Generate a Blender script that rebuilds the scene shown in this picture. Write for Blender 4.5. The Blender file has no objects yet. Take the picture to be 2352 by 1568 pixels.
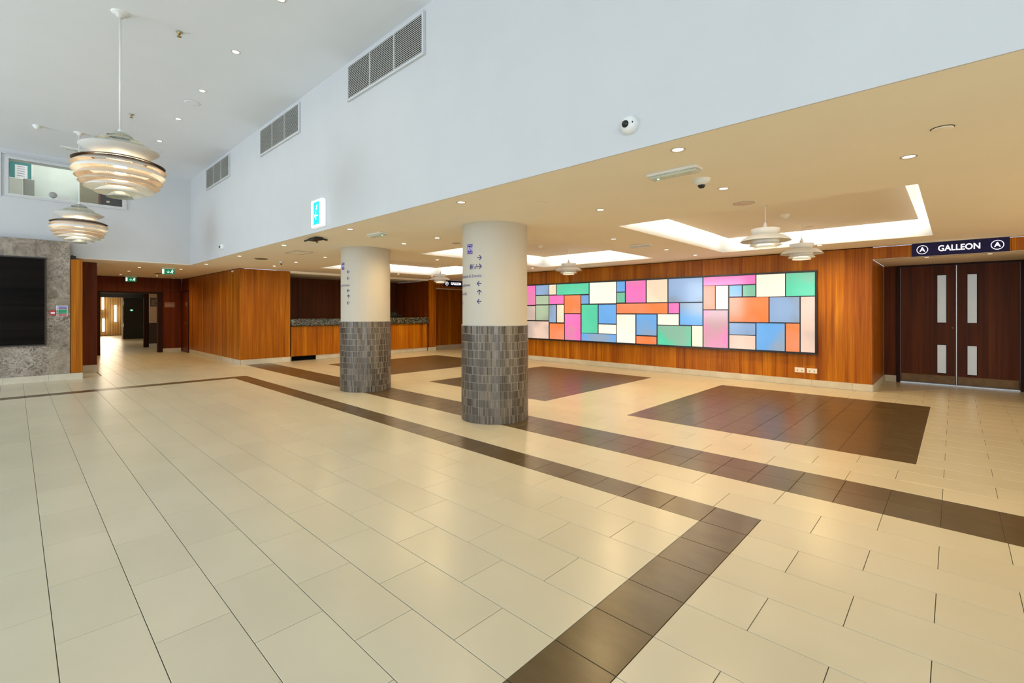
import bpy, math, random
from math import sin, cos, pi, radians
from mathutils import Vector, Matrix
random.seed(7)
S = bpy.context.scene
COL = S.collection

# ------------------------------------------------------------------ camera
TH = radians(43.32)          # turn of the camera about the vertical
H = 1.42                     # eye height
FPX = 1078.4                 # focal length in pixels of a 2352 px wide frame
cd = bpy.data.cameras.new('camera')
cam = bpy.data.objects.new('camera', cd)
COL.objects.link(cam)
cd.sensor_width = 36.0
cd.lens = FPX / 2352 * 36.0
cd.shift_y = -70.4 / 2352
cd.clip_start = 0.05
cd.clip_end = 200
cam.location = (0, 0, H)
cam.rotation_euler = (radians(90), 0, TH)
S.camera = cam

# ------------------------------------------------------------------ exposure, world
S.view_settings.view_transform = 'Standard'
S.view_settings.look = 'None'
S.view_settings.gamma = 1
S.view_settings.use_curve_mapping = False
S.view_settings.exposure = 0.28
S.cycles.max_bounces = 7
S.cycles.diffuse_bounces = 6
S.cycles.glossy_bounces = 4
S.cycles.use_adaptive_sampling = True
S.cycles.adaptive_threshold = 0.04
S.cycles.transmission_bounces = 6
S.cycles.transparent_max_bounces = 8
S.cycles.sample_clamp_indirect = 6
S.cycles.caustics_reflective = False
S.cycles.caustics_refractive = False
S.cycles.use_denoising = True
w = bpy.data.worlds.new('world')
S.world = w
w.use_nodes = True
bg = w.node_tree.nodes['Background']
bg.inputs[0].default_value = (0.75, 0.86, 1.0, 1)
bg.inputs[1].default_value = 1.0

WARM = (1.0, 0.71, 0.35)
CREAM = (1.0, 0.84, 0.62)
DAY = (0.76, 0.88, 1.0)
P_WINDOW_SOUTH = 142
P_WINDOW_EAST = 360
P_DOWN = 76
P_DOWN_UP = 8
P_COVE = 7.5
P_RECESS = 8
P_ADDED_FOYER = 150
P_CORRIDOR = 26

def lamp(kind, loc, power, color, size=0.05, rot=(0, 0, 0), sy=None, spot=None, blend=0.6, spread=None):
    l = bpy.data.lights.new('lamp_light', kind)
    l.energy = power
    l.color = color
    if kind == 'AREA':
        l.size = size
        if sy:
            l.shape = 'RECTANGLE'
            l.size_y = sy
        if spread:
            l.spread = spread
    else:
        l.shadow_soft_size = size
    if kind == 'SPOT':
        l.spot_size = spot
        l.spot_blend = blend
    o = bpy.data.objects.new('lamp_light', l)
    o.location = loc
    o.rotation_euler = rot
    COL.objects.link(o)
    return o

# daylight coming in through the hall's tall windows (built below, behind the camera)
for x, f in ((-9.5, 2.0), (-4.0, .60), (1.5, .12)):
    lamp('AREA', (x, -6.9, 2.5), P_WINDOW_SOUTH*f, DAY, 4.0, (radians(90), 0, 0), 3.0)
for y in (-4.3,):
    lamp('AREA', (5.9, y, 2.5), P_WINDOW_EAST, DAY, 3.4, (radians(90), 0, radians(90)), 3.0)

# ------------------------------------------------------------------ helpers
def tag(o, label=None, cat=None, group=None, kind=None):
    if label: o['label'] = label
    if cat: o['category'] = cat
    if group: o['group'] = group
    if kind: o['kind'] = kind
    return o

def link(name, me, parent=None, loc=None):
    o = bpy.data.objects.new(name, me)
    COL.objects.link(o)
    if parent is not None: o.parent = parent
    if loc is not None: o.location = loc
    return o

def empty(name, loc=(0, 0, 0), rz=0.0):
    o = bpy.data.objects.new(name, None)
    o.empty_display_size = 0.1
    o.location = loc
    o.rotation_euler = (0, 0, rz)
    COL.objects.link(o)
    return o

class MB:
    def __init__(s):
        s.v = []; s.f = []; s.m = []; s.sm = []
    def add(s, vs, fs, mi=0, smooth=False):
        b = len(s.v)
        s.v += [tuple(p) for p in vs]
        for f in fs:
            s.f.append([b + i for i in f]); s.m.append(mi); s.sm.append(smooth)
        return s
    def box(s, x0, x1, y0, y1, z0, z1, mi=0):
        vs = [(x0, y0, z0), (x1, y0, z0), (x1, y1, z0), (x0, y1, z0), (x0, y0, z1), (x1, y0, z1), (x1, y1, z1), (x0, y1, z1)]
        return s.add(vs, [(0, 3, 2, 1), (4, 5, 6, 7), (0, 1, 5, 4), (1, 2, 6, 5), (2, 3, 7, 6), (3, 0, 4, 7)], mi)
    def bbox(s, x0, x1, y0, y1, z0, z1, b=0.004, mi=0):
        # box with chamfered vertical and horizontal edges (rounded look)
        b = min(b, (x1-x0)*.45, (y1-y0)*.45, (z1-z0)*.45)
        def ring(i, z): return [(x0+i, y0+b+0*i, z), (x0+b, y0+i, z), (x1-b, y0+i, z), (x1-i, y0+b, z), (x1-i, y1-b, z), (x1-b, y1-i, z), (x0+b, y1-i, z), (x0+i, y1-b, z)]
        def cap(z): return [(x0+b, y0+b, z), (x0+b, y0+b, z), (x1-b, y0+b, z), (x1-b, y0+b, z), (x1-b, y1-b, z), (x1-b, y1-b, z), (x0+b, y1-b, z), (x0+b, y1-b, z)]
        vs = cap(z0) + ring(0, z0+b) + ring(0, z1-b) + cap(z1)
        fs = []
        for k in range(3):
            for i in range(8):
                j = (i+1) % 8
                fs.append((k*8+i, k*8+j, k*8+8+j, k*8+8+i))
        fs.append((0, 6, 4, 2)); fs.append((24, 26, 28, 30))
        return s.add(vs, fs, mi)
    def lathe(s, prof, n=48, c=(0, 0, 0), mi=0, smooth=True, axis='z'):
        vs = []; fs = []
        for (r, z) in prof:
            for i in range(n):
                a = 2*pi*i/n
                p = (r*cos(a), r*sin(a), z)
                if axis == 'y': p = (p[0], p[2], p[1])
                if axis == 'x': p = (p[2], p[0], p[1])
                vs.append((c[0]+p[0], c[1]+p[1], c[2]+p[2]))
        for k in range(len(prof)-1):
            for i in range(n):
                j = (i+1) % n
                fs.append((k*n+i, k*n+j, (k+1)*n+j, (k+1)*n+i))
        return s.add(vs, fs, mi, smooth)
    def tube(s, pts, r, n=10, mi=0):
        pts = [Vector(p) for p in pts]; vs = []; fs = []
        for i, p in enumerate(pts):
            d = (pts[min(i+1, len(pts)-1)] - pts[max(i-1, 0)]).normalized()
            u = d.orthogonal().normalized(); w_ = d.cross(u)
            for k in range(n):
                a = 2*pi*k/n
                vs.append(p + u*r*cos(a) + w_*r*sin(a))
        for i in range(len(pts)-1):
            for k in range(n):
                j = (k+1) % n
                fs.append((i*n+k, i*n+j, (i+1)*n+j, (i+1)*n+k))
        fs.append(tuple(range(n))[::-1]); fs.append(tuple((len(pts)-1)*n+k for k in range(n)))
        return s.add(vs, fs, mi, True)
    def mesh(s, name, mats):
        me = bpy.data.meshes.new(name)
        me.from_pydata(s.v, [], s.f)
        if not isinstance(mats, (list, tuple)): mats = [mats]
        for m in mats: me.materials.append(m)
        me.polygons.foreach_set('material_index', s.m)
        me.polygons.foreach_set('use_smooth', s.sm)
        me.update()
        return me
    def build(s, name, mats, parent=None, loc=None):
        return link(name, s.mesh(name, mats), parent, loc)

def box(name, mat, x0, x1, y0, y1, z0, z1, parent=None, b=0):
    m = MB()
    (m.bbox(x0, x1, y0, y1, z0, z1, b) if b else m.box(x0, x1, y0, y1, z0, z1))
    return m.build(name, mat, parent)

def shell(prof, t=0.003):
    """closed profile for a thin spun shade"""
    a = list(prof)
    b = [(max(r-t, 0.0005), z+t*0.4) for r, z in reversed(prof)]
    return a + b + [a[0]]

# ------------------------------------------------------------------ materials
class N:
    def __init__(s, name):
        s.m = bpy.data.materials.new(name); s.m.use_nodes = True
        s.t = s.m.node_tree; s.b = s.t.nodes['Principled BSDF']; s.o = s.t.nodes['Material Output']
    def n(s, typ, **kw):
        x = s.t.nodes.new(typ)
        for k, v in kw.items(): setattr(x, k, v)
        return x
    def l(s, a, b): s.t.links.new(a, b)
    def set(s, **kw):
        for k, v in kw.items():
            k = k.replace('_', ' ')
            if isinstance(v, tuple) and len(v) == 3: v = (*v, 1)
            s.b.inputs[k].default_value = v
        return s
    def ramp(s, fac, stops):
        r = s.n('ShaderNodeValToRGB'); e = r.color_ramp.elements
        while len(e) < len(stops): e.new(0.5)
        for q, (p, c) in zip(e, stops):
            q.position = p; q.color = (*c, 1)
        s.l(fac, r.inputs[0]); return r.outputs[0]
    def noise(s, vec, scale, detail=3, rough=.5, dist=0):
        x = s.n('ShaderNodeTexNoise'); x.inputs['Scale'].default_value = scale; x.inputs['Detail'].default_value = detail
        x.inputs['Roughness'].default_value = rough; x.inputs['Distortion'].default_value = dist
        s.l(vec, x.inputs['Vector']); return x.outputs['Fac']
    def pos(s, sc=(1, 1, 1)):
        g = s.n('ShaderNodeNewGeometry'); m = s.n('ShaderNodeMapping'); m.inputs['Scale'].default_value = sc
        s.l(g.outputs['Position'], m.inputs['Vector']); return m.outputs[0]
    def math(s, op, a, b=None, c=None):
        x = s.n('ShaderNodeMath', operation=op)
        for i, v in enumerate((a, b, c)):
            if v is None: continue
            if isinstance(v, (int, float)): x.inputs[i].default_value = v
            else: s.l(v, x.inputs[i])
        return x.outputs[0]
    def mix(s, fac, a, b, typ='MIX'):
        x = s.n('ShaderNodeMix', data_type='RGBA', blend_type=typ)
        for i, v in ((0, fac), (6, a), (7, b)):
            if isinstance(v, (int, float)): x.inputs[i].default_value = v
            elif isinstance(v, tuple): x.inputs[i].default_value = (*v, 1)
            else: s.l(v, x.inputs[i])
        return x.outputs[2]
    def bump(s, h, st=.1, d=.005):
        x = s.n('ShaderNodeBump'); x.inputs['Strength'].default_value = st; x.inputs['Distance'].default_value = d
        s.l(h, x.inputs['Height']); s.l(x.outputs[0], s.b.inputs['Normal'])

def plain(name, col, rough=.5, metal=0, spec=.5, emit=None, es=0, var=.04, scale=6):
    """painted or moulded surface: a faint unevenness of tone over one colour"""
    k = N(name); k.set(Roughness=rough, Metallic=metal)
    k.b.inputs['Specular IOR Level'].default_value = spec
    f = k.noise(k.pos(), scale, 2)
    lo = tuple(max(c*(1-var), 0) for c in col); hi = tuple(min(c*(1+var), 1) for c in col)
    k.l(k.ramp(f, [(.3, lo), (.7, hi)]), k.b.inputs['Base Color'])
    if emit:
        k.b.inputs['Emission Color'].default_value = (*emit, 1); k.b.inputs['Emission Strength'].default_value = es
    return k.m

def wood_mat(name, dark, mid, light, rough=.32, strip=.15):
    k = N(name)
    g = k.n('ShaderNodeNewGeometry'); sp = k.n('ShaderNodeSeparateXYZ'); k.l(g.outputs['Position'], sp.inputs[0])
    run = k.math('ADD', sp.outputs[0], sp.outputs[1])
    # veneer leaves: one tone per strip of about 0.15 m
    idx = k.math('FLOOR', k.math('DIVIDE', run, strip))
    wn = k.n('ShaderNodeTexWhiteNoise', noise_dimensions='1D'); k.l(idx, wn.inputs['W'])
    c1 = k.n('ShaderNodeCombineXYZ'); k.l(run, c1.inputs[0]); k.l(sp.outputs[2], c1.inputs[2]); k.l(k.math('MULTIPLY', wn.outputs['Value'], 7.0), c1.inputs[1])
    mp = k.n('ShaderNodeMapping'); mp.inputs['Scale'].default_value = (38, 1, .55); k.l(c1.outputs[0], mp.inputs[0])
    fine = k.noise(mp.outputs[0], 1.6, 5, .62, .4)
    mp2 = k.n('ShaderNodeMapping'); mp2.inputs['Scale'].default_value = (5.0, 1, .28); k.l(c1.outputs[0], mp2.inputs[0])
    broad = k.noise(mp2.outputs[0], 1.3, 2, .5, .8)
    v = k.math('ADD', k.math('MULTIPLY', fine, .42), k.math('MULTIPLY', broad, .45))
    v = k.math('ADD', v, k.math('MULTIPLY', wn.outputs['Value'], .11))
    k.l(k.ramp(v, [(.36, dark), (.52, mid), (.68, light)]), k.b.inputs['Base Color'])
    k.set(Roughness=rough)
    k.b.inputs['Specular IOR Level'].default_value = .17
    k.bump(fine, .06, .002)
    return k.m

M = {}
M['wood'] = wood_mat('teak_veneer', (.23, .056, .0025), (.39, .122, .004), (.60, .25, .012))
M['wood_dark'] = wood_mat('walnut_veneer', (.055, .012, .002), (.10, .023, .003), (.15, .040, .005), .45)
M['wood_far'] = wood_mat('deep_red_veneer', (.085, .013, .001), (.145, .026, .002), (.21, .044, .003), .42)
M['white_wall'] = plain('white_wall_paint', (.605, .615, .625), .75, var=.015, scale=2)
M['white_ceil'] = plain('white_ceiling_paint', (.80, .84, .90), .8, var=.012, scale=1.5)
M['warm_ceil'] = plain('cream_ceiling_paint', (.95, .89, .77), .8, var=.012, scale=1.5)
M['cream'] = plain('cream_column_paint', (.55, .52, .445), .6, var=.012, scale=2)
M['white'] = plain('white_plastic', (.80, .80, .78), .4)
M['lamp_white'] = plain('lamp_white_enamel', (.80, .80, .77), .42)
M['lamp_grey'] = plain('lamp_grey_tone', (.40, .43, .40), .5)
M['lamp_shaded'] = plain('lamp_white_shaded', (.60, .50, .39), .5)  # white shades toned beige: weaker light put into the colour
M['lamp_brown'] = plain('lamp_copper_enamel', (.17, .10, .055), .4)
M['grey'] = plain('grey_plastic', (.40, .40, .38), .5)
M['black'] = plain('black_plastic', (.012, .012, .013), .3)
M['void'] = plain('dark_void', (.004, .004, .004), .9, spec=.1)
M['steel'] = plain('brushed_steel', (.62, .61, .58), .28, 1)
M['brass'] = plain('aged_brass', (.45, .30, .10), .4, 1)
M['grout'] = plain('dark_grout', (.10, .085, .06), .9)
M['louvre'] = plain('grille_blade', (.44, .44, .41), .6)
M['louvre_back'] = plain('grille_back', (.03, .03, .028), .8)
M['navy'] = plain('navy_sign_panel', (.012, .010, .075), .5, spec=.2)
M['letter'] = plain('lit_white_letter', (.9, .9, .9), .5, emit=(1, .97, .95), es=1.2)
M['ink'] = plain('indigo_vinyl', (.030, .022, .16), .6)
M['ink_soft'] = plain('grey_violet_vinyl', (.20, .18, .30), .6)
M['logo'] = plain('violet_vinyl', (.055, .025, .30), .5)
M['logo_light'] = plain('lilac_vinyl', (.70, .66, .90), .5)
M['bulb'] = plain('bulb_glow', (.9, .85, .7), .5, emit=(1, .90, .70), es=5)
M['lens'] = plain('downlight_lens', (.9, .85, .7), .5, emit=(1, .88, .66), es=6)
M['lens_cool'] = plain('downlight_lens_cool', (.9, .9, .8), .5, emit=(1, .95, .78), es=5)
M['ring'] = plain('downlight_ring', (.62, .58, .50), .35, .2)
M['green_led'] = plain('green_led', (.1, .8, .4), .5, emit=(.15, 1, .5), es=3)
M['exit_green'] = plain('exit_green', (.0, .16, .075), .5, emit=(0, .22, .10), es=.5)
M['exit_white'] = plain('exit_white', (.8, .9, .8), .5, emit=(.75, 1, .8), es=.9)
M['teal'] = plain('teal_sign', (.0, .42, .52), .5, emit=(0, .50, .62), es=.8)
M['teal_face'] = plain('sign_white_face', (.85, .88, .92), .5, emit=(.88, .92, 1), es=.35)
M['red'] = plain('red_plastic', (.42, .03, .03), .4)
M['socket'] = plain('socket_plate', (.84, .80, .72), .35)
M['kick'] = plain('worn_kick_plate', (.16, .085, .025), .35, .4, var=.25, scale=9)
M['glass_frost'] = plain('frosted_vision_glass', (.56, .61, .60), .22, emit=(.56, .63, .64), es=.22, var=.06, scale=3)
M['door_edge'] = plain('dark_door_frame', (.030, .008, .003), .5, spec=.15)

k = N('light_floor_tile')     # cream porcelain
oi = k.n('ShaderNodeNewGeometry')
base = k.ramp(k.noise(k.pos(), 1.6, 3, .5), [(.2, (.60, .548, .39)), (.8, (.665, .612, .448))])
per = k.ramp(oi.outputs['Random Per Island'], [(0, (.93, .93, .93)), (1, (1, 1, 1))])
oo = k.n('ShaderNodeObjectInfo')
per2 = k.ramp(oo.outputs['Random'], [(0, (.94, .94, .94)), (1, (1, 1, 1))])
k.l(k.mix(1.0, k.mix(1.0, base, per, 'MULTIPLY'), per2, 'MULTIPLY'), k.b.inputs['Base Color'])
k.set(Roughness=.278)
k.b.inputs['Specular IOR Level'].default_value = .6
M['tile'] = k.m
k = N('dark_floor_tile')
oi = k.n('ShaderNodeNewGeometry'); oo = k.n('ShaderNodeObjectInfo')
base = k.ramp(k.noise(k.pos((1, 3, 1)), 3.5, 5, .65), [(.3, (.080, .050, .018)), (.7, (.120, .080, .031))])
per = k.ramp(oi.outputs['Random Per Island'], [(0, (.84, .84, .84)), (1, (1, 1, 1))])
per2 = k.ramp(oo.outputs['Random'], [(0, (.9, .9, .9)), (1, (1, 1, 1))])
k.l(k.mix(1.0, k.mix(1.0, base, per, 'MULTIPLY'), per2, 'MULTIPLY'), k.b.inputs['Base Color'])
k.set(Roughness=.278); k.b.inputs['Specular IOR Level'].default_value = .62
M['tile_dark'] = k.m
k = N('baseboard_tile')
k.l(k.ramp(k.noise(k.pos(), 3, 4), [(.3, (.52, .48, .38)), (.7, (.66, .62, .50))]), k.b.inputs['Base Color'])
k.set(Roughness=.35); M['base'] = k.m
k = N('column_mosaic')        # narrow taupe glazed tiles, every one its own tone
oi = k.n('ShaderNodeNewGeometry')
k.l(k.ramp(oi.outputs['Random Per Island'], [(0, (.060, .048, .037)), (.5, (.115, .095, .075)), (1, (.215, .185, .150))]), k.b.inputs['Base Color'])
k.set(Roughness=.3); M['mosaic'] = k.m
M['mosaic_grout'] = plain('mosaic_grout', (.56, .49, .38), .8)
k = N('brown_marble')
p = k.pos()
n1 = k.noise(p, 2.6, 9, .68, 1.6)
n2 = k.noise(p, 7.5, 8, .72, 2.6)
b1 = k.ramp(n1, [(.32, (.09, .068, .048)), (.5, (.22, .18, .135)), (.68, (.40, .34, .27))])
vein = k.ramp(k.math('ABSOLUTE', k.math('SUBTRACT', n2, .5)), [(0, (.66, .62, .56)), (.035, (.30, .26, .21)), (.10, (.16, .13, .10))])
vm = k.ramp(k.noise(p, 1.7, 4, .6), [(.42, (.12, .12, .12)), (.62, (.75, .75, .75))])
k.l(k.mix(vm, b1, vein), k.b.inputs['Base Color'])
k.set(Roughness=.22); M['marble'] = k.m
k = N('speckled_granite')
vo = k.n('ShaderNodeTexVoronoi'); vo.inputs['Scale'].default_value = 42; k.l(k.pos(), vo.inputs['Vector'])
k.l(k.ramp(vo.outputs['Color'], [(0, (.008, .009, .008)), (.5, (.035, .040, .034)), (.72, (.14, .15, .12)), (1, (.30, .31, .26))]), k.b.inputs['Base Color'])
k.set(Roughness=.10); M['granite'] = k.m
k = N('screen_glass')
k.l(k.ramp(k.noise(k.pos((.2, .2, 9)), 1.0, 4), [(.3, (.002, .0018, .0018)), (.75, (.011, .008, .006))]), k.b.inputs['Base Color'])
k.set(Roughness=.3); k.b.inputs['Specular IOR Level'].default_value = .05; M['screen'] = k.m
k = N('clear_pane')
tr = k.n('ShaderNodeBsdfTransparent'); gl = k.n('ShaderNodeBsdfGlossy'); gl.inputs['Roughness'].default_value = .02
mx = k.n('ShaderNodeMixShader'); mx.inputs[0].default_value = .06
k.l(tr.outputs[0], mx.inputs[1]); k.l(gl.outputs[0], mx.inputs[2]); k.l(mx.outputs[0], k.o.inputs['Surface']); M['glass'] = k.m

def pane_mat(name, col, dim, st=1.0, seed=0.0):
    """back-lit translucent sheet: the tubes behind it light it unevenly"""
    k = N(name)
    p = k.pos()
    mp = k.n('ShaderNodeMapping'); mp.inputs['Location'].default_value = (seed, 0, seed); k.l(p, mp.inputs[0])
    f = k.noise(mp.outputs[0], 1.15, 2, .45)
    c = k.ramp(f, [(.36, dim), (.52, col), (.75, tuple(min(1, x*1.06+.03) for x in col))])
    k.l(c, k.b.inputs['Emission Color']); k.b.inputs['Emission Strength'].default_value = st*.80
    k.l(k.mix(1, c, (.25, .25, .25), 'MULTIPLY'), k.b.inputs['Base Color'])
    k.set(Roughness=.12)
    return k.m
PM = {
    'pink': pane_mat('lit_pink_sheet', (.92, .17, .48), (.58, .26, .36), 1.0, 0),
    'mauve': pane_mat('lit_mauve_sheet', (.85, .24, .52), (.55, .33, .36), .95, 3),
    'blue': pane_mat('lit_blue_sheet', (.15, .40, .80), (.28, .38, .52), .95, 5),
    'greyblue': pane_mat('lit_grey_blue_sheet', (.27, .41, .66), (.26, .31, .37), .9, 8),
    'green': pane_mat('lit_green_sheet', (.10, .62, .38), (.24, .48, .35), .95, 2),
    'palegreen': pane_mat('lit_pale_green_sheet', (.42, .55, .38), (.36, .40, .32), .85, 9),
    'orange': pane_mat('lit_orange_sheet', (1.0, .20, .06), (.90, .25, .13), 1.1, 4),
    'cream': pane_mat('lit_cream_sheet', (1.0, .84, .62), (.92, .66, .48), 1.02, 6),
    'white': pane_mat('lit_white_sheet', (1.0, .90, .72), (1.0, .84, .66), 1.06, 1),
    'rose': pane_mat('lit_rose_beige_sheet', (.76, .56, .46), (.52, .42, .36), .95, 7),
}

# ------------------------------------------------------------------ floor
FS = 'structure'
ZC, ZU, ZR = 2.54, 4.62, 2.76        # low ceiling, hall ceiling, coffer rafts
floor = box('floor', M['grout'], -36.5, 6.2, -7.2, 13.2, -.12, -.0035)
tag(floor, kind=FS)
rows = [.12, .412, .705, 1.006, 1.303, 1.604, 1.912, 2.234, 2.561, 2.873, 3.184, 3.485, 3.833, 4.165, 4.475, 4.785, 5.10, 5.415, 5.725]
rows += [5.725 + .326*i for i in range(1, 12)]
rows += [9.311 + .325*i for i in range(1, 12)]
r0 = len(rows)
neg = [.12 - .291*i for i in range(1, 25)][::-1]
Y = neg + rows
k0 = len(neg)                        # index of row 0
PATCH = [(-3.25, -.262), (-7.70, -4.69), (-12.12, -9.13)]
def dark_spans(yc):
    sp = []
    if 3.184 < yc < 3.485: sp.append((-11.31, -.957))
    elif yc < 3.184 and yc > -5.0: sp += [(-11.31, -11.02), (-1.257, -.957)]
    if 4.165 < yc < 4.785: sp.append((-13.58, 6.0))
    if 5.725 < yc < 9.311: sp += PATCH
    return sorted(sp)
AREAS = [(-13.6, 6.0, -7.0, 10.30), (-20.1, -13.6, 1.32, 4.05), (-14.50, -13.6, .99, 1.32), (-1.05, 1.3, 10.30, 12.2), (-14.1, -11.6, 10.30, 12.9), (-36, -20.1, 1.2, 5.3)]
tiles = []
for i in range(len(Y)-1):
    y0, y1 = Y[i], Y[i+1]; yc = (y0+y1)/2; r = i - k0
    off = -.366 if r % 2 == 0 else -.068
    for (ax0, ax1, ay0, ay1) in AREAS:
        a, b = max(y0, ay0), min(y1, ay1)
        if b - a < .02: continue
        sp = [(max(p, ax0), min(q, ax1)) for p, q in dark_spans(yc) if min(q, ax1) - max(p, ax0) > .02]
        x = ax0; segs = []
        for p, q in sp:
            if p > x + .01: segs.append((x, p, 0))
            segs.append((p, q, 1)); x = q
        if x < ax1 - .01: segs.append((x, ax1, 0))
        for p, q, d in segs:
            if d:
                n = max(1, round((q-p)/.2985)); js = [p + (q-p)*j/n for j in range(n+1)]
                if n > 11: js = [p] + [-.957 - .2965*j for j in range(-30, 60) if p + .05 < -.957 - .2965*j < q - .05][::-1] + [q]
            else:
                js = [p] + sorted(off - .604*j for j in range(-12, 62) if p + .03 < off - .604*j < q - .03) + [q]
            for u, v in zip(js, js[1:]): tiles.append((u, v, a, b, d))
def scr(x, y, z):
    dx = x*cos(TH) + y*sin(TH); dy = -x*sin(TH) + y*cos(TH)
    if dy < .6: return None
    return (1176 + FPX*dx/dy, 713.6 - FPX*(z-H)/dy)
def seen(t):
    ps = [scr(t[i], t[j], 0) for i, j in ((0, 2), (1, 2), (1, 3), (0, 3))]
    if any(p is None for p in ps): return 0
    cx = sum(p[0] for p in ps)/4; cy = sum(p[1] for p in ps)/4
    if not (-60 < cx < 2412 and cy < 1640): return 0
    return abs(sum(ps[i][0]*ps[(i+1) % 4][1] - ps[(i+1) % 4][0]*ps[i][1] for i in range(4))/2)
tiles.sort(key=seen, reverse=True)
G = .0016
def tile_geo(m, w_, d_, x, y, mi=0):
    a, c = w_/2 - G, d_/2 - G; e = .0012
    vs = [(x-a, y-c, -.004), (x+a, y-c, -.004), (x+a, y+c, -.004), (x-a, y+c, -.004),
          (x-a, y-c, -e), (x+a, y-c, -e), (x+a, y+c, -e), (x-a, y+c, -e),
          (x-a+e, y-c+e, 0), (x+a-e, y-c+e, 0), (x+a-e, y+c-e, 0), (x-a+e, y+c-e, 0)]
    fs = [(8, 9, 10, 11)]
    for b_ in (0, 4):
        fs += [(b_+0, b_+1, b_+5, b_+4), (b_+1, b_+2, b_+6, b_+5), (b_+2, b_+3, b_+7, b_+6), (b_+3, b_+0, b_+4, b_+7)]
    m.add(vs, fs, mi)
cache = {}
for (x0, x1, y0, y1, d) in tiles[:298]:
    key = (round(x1-x0, 3), round(y1-y0, 3), d)
    if key not in cache:
        m = MB(); tile_geo(m, key[0], key[1], 0, 0)
        cache[key] = m.mesh('tile', M['tile_dark'] if d else M['tile'])
    link('tile', cache[key], floor, ((x0+x1)/2, (y0+y1)/2, 0))
m = MB()
for (x0, x1, y0, y1, d) in tiles[298:]:
    tile_geo(m, x1-x0, y1-y0, (x0+x1)/2, (y0+y1)/2, d)
tag(m.build('tile', [M['tile'], M['tile_dark']], floor), 'tiles farther off, cream with dark squares', kind='stuff')

# ------------------------------------------------------------------ walls: shells
def struct(name, mat, *b):
    o = box(name, mat, *b); o['kind'] = FS; return o

def panelled(name, axis, at, front, a0, a1, z0, z1, mat, pitch=1.2, joints=None, back=.10, t=.018, gap=.004, backmat=None):
    """wall faced with veneer panels. axis 'y': plane y=at, runs along x. front=+1/-1: which way it faces"""
    bm = backmat or M['door_edge']
    lo, hi = (at - back, at - t) if front > 0 else (at + t, at + back)
    if z0 < .2: z0c = 0
    else: z0c = z0
    if axis == 'y': w_ = struct(name, bm, a0+.02, a1-.02, lo, hi, z0c, z1)
    else: w_ = struct(name, bm, lo, hi, a0+.02, a1-.02, z0c, z1)
    if joints is None:
        n = max(1, round((a1-a0)/pitch)); joints = [a0 + (a1-a0)*i/n for i in range(1, n)]
    js = [a0] + sorted(joints) + [a1]
    p0, p1 = (at - t, at) if front > 0 else (at, at + t)
    for u, v in zip(js, js[1:]):
        g = gap/2
        if axis == 'y': box('panel', mat, u+g, v-g, p0, p1, z0+g, z1-g, w_)
        else: box('panel', mat, p0, p1, u+g, v-g, z0+g, z1-g, w_)
    return w_

def baseboard(name, axis, at, front, a0, a1, h=.125, t=.014, pitch=.626, first=None):
    """run of tiles along the foot of a wall"""
    lo, hi = (at, at + t) if front > 0 else (at - t, at)
    core = (lo, lo + t*.5) if front > 0 else (hi - t*.5, hi)
    if axis == 'y': o = struct(name, M['grout'], a0, a1, *core, 0, h-.004)
    else: o = struct(name, M['grout'], *core, a0, a1, 0, h-.004)
    js = [a0]; x = first if first is not None else a0 + pitch
    while x < a1 - .05:
        js.append(x); x += pitch
    js.append(a1)
    for u, v in zip(js, js[1:]):
        if axis == 'y': box('tile', M['base'], u+.0015, v-.0015, lo, hi, 0, h, o)
        else: box('tile', M['base'], lo, hi, u+.0015, v-.0015, 0, h, o)
    return o

# light-box wall (faces the camera side)
YW = 10.30
panelled('wall_right', 'y', YW, -1, -11.6, -1.05, .12, ZC-.012, M['wood'], joints=[-10.4, -9.2, -8.0, -6.8, -5.6, -4.4, -3.2, -1.86], back=.018)
struct('wall_right_core', M['door_edge'], -11.58, -1.15, YW+.018, YW+.12, 0, ZC)
struct('trim_1', M['void'], -11.6, -1.05, YW+.006, YW+.10, ZC-.014, ZC)
baseboard('baseboard_right', 'y', YW+.012, -1, -11.6, -1.044, first=-11.35)
# end return of that wall, then the lobby behind it
panelled('wall_return', 'x', -11.6, -1, YW, 12.9, .12, ZC-.012, M['wood'])
panelled('wall_north', 'y', 12.9, -1, -14.2, -11.6, .12, ZC-.012, M['wood_far'])
# recess with the double doors
panelled('wall_recess', 'x', -1.05, 1, YW+.018, 12.25, .12, 2.32, M['wood'], pitch=1.9)
baseboard('baseboard_recess', 'x', -1.05, 1, YW+.0, 12.15, first=10.9)
panelled('wall_recess_back', 'y', 12.15, -1, -1.05, -.835, .12, 2.32, M['wood_dark'])
baseboard('baseboard_recess_back', 'y', 12.145, -1, -1.035, -.852)
panelled('wall_recess_right', 'y', 12.15, -1, .895, 1.3, 0, 2.32, M['wood_dark'])
panelled('wall_recess_side', 'x', 1.3, -1, YW+.10, 12.15, 0, 2.32, M['wood_dark'])
struct('wall_recess_over', M['wood_dark'], -.84, .9, 12.16, 12.25, 2.30, 2.34)
panelled('wall_header', 'y', YW+.02, -1, -1.09, 1.3, 2.325, ZC-.012, M['wood'], joints=[-.52, .62], back=.08)
hd = struct('trim_2', M['warm_ceil'], -1.045, 1.3, YW+.045, 12.2, 2.32, 2.40)
struct('trim_3', M['black'], -1.02, 1.28, YW+.10, YW+.11, 2.317, 2.3205)
panelled('wall_right_far', 'y', YW, -1, 1.3, 6.0, .12, ZC, M['wood'])

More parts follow.
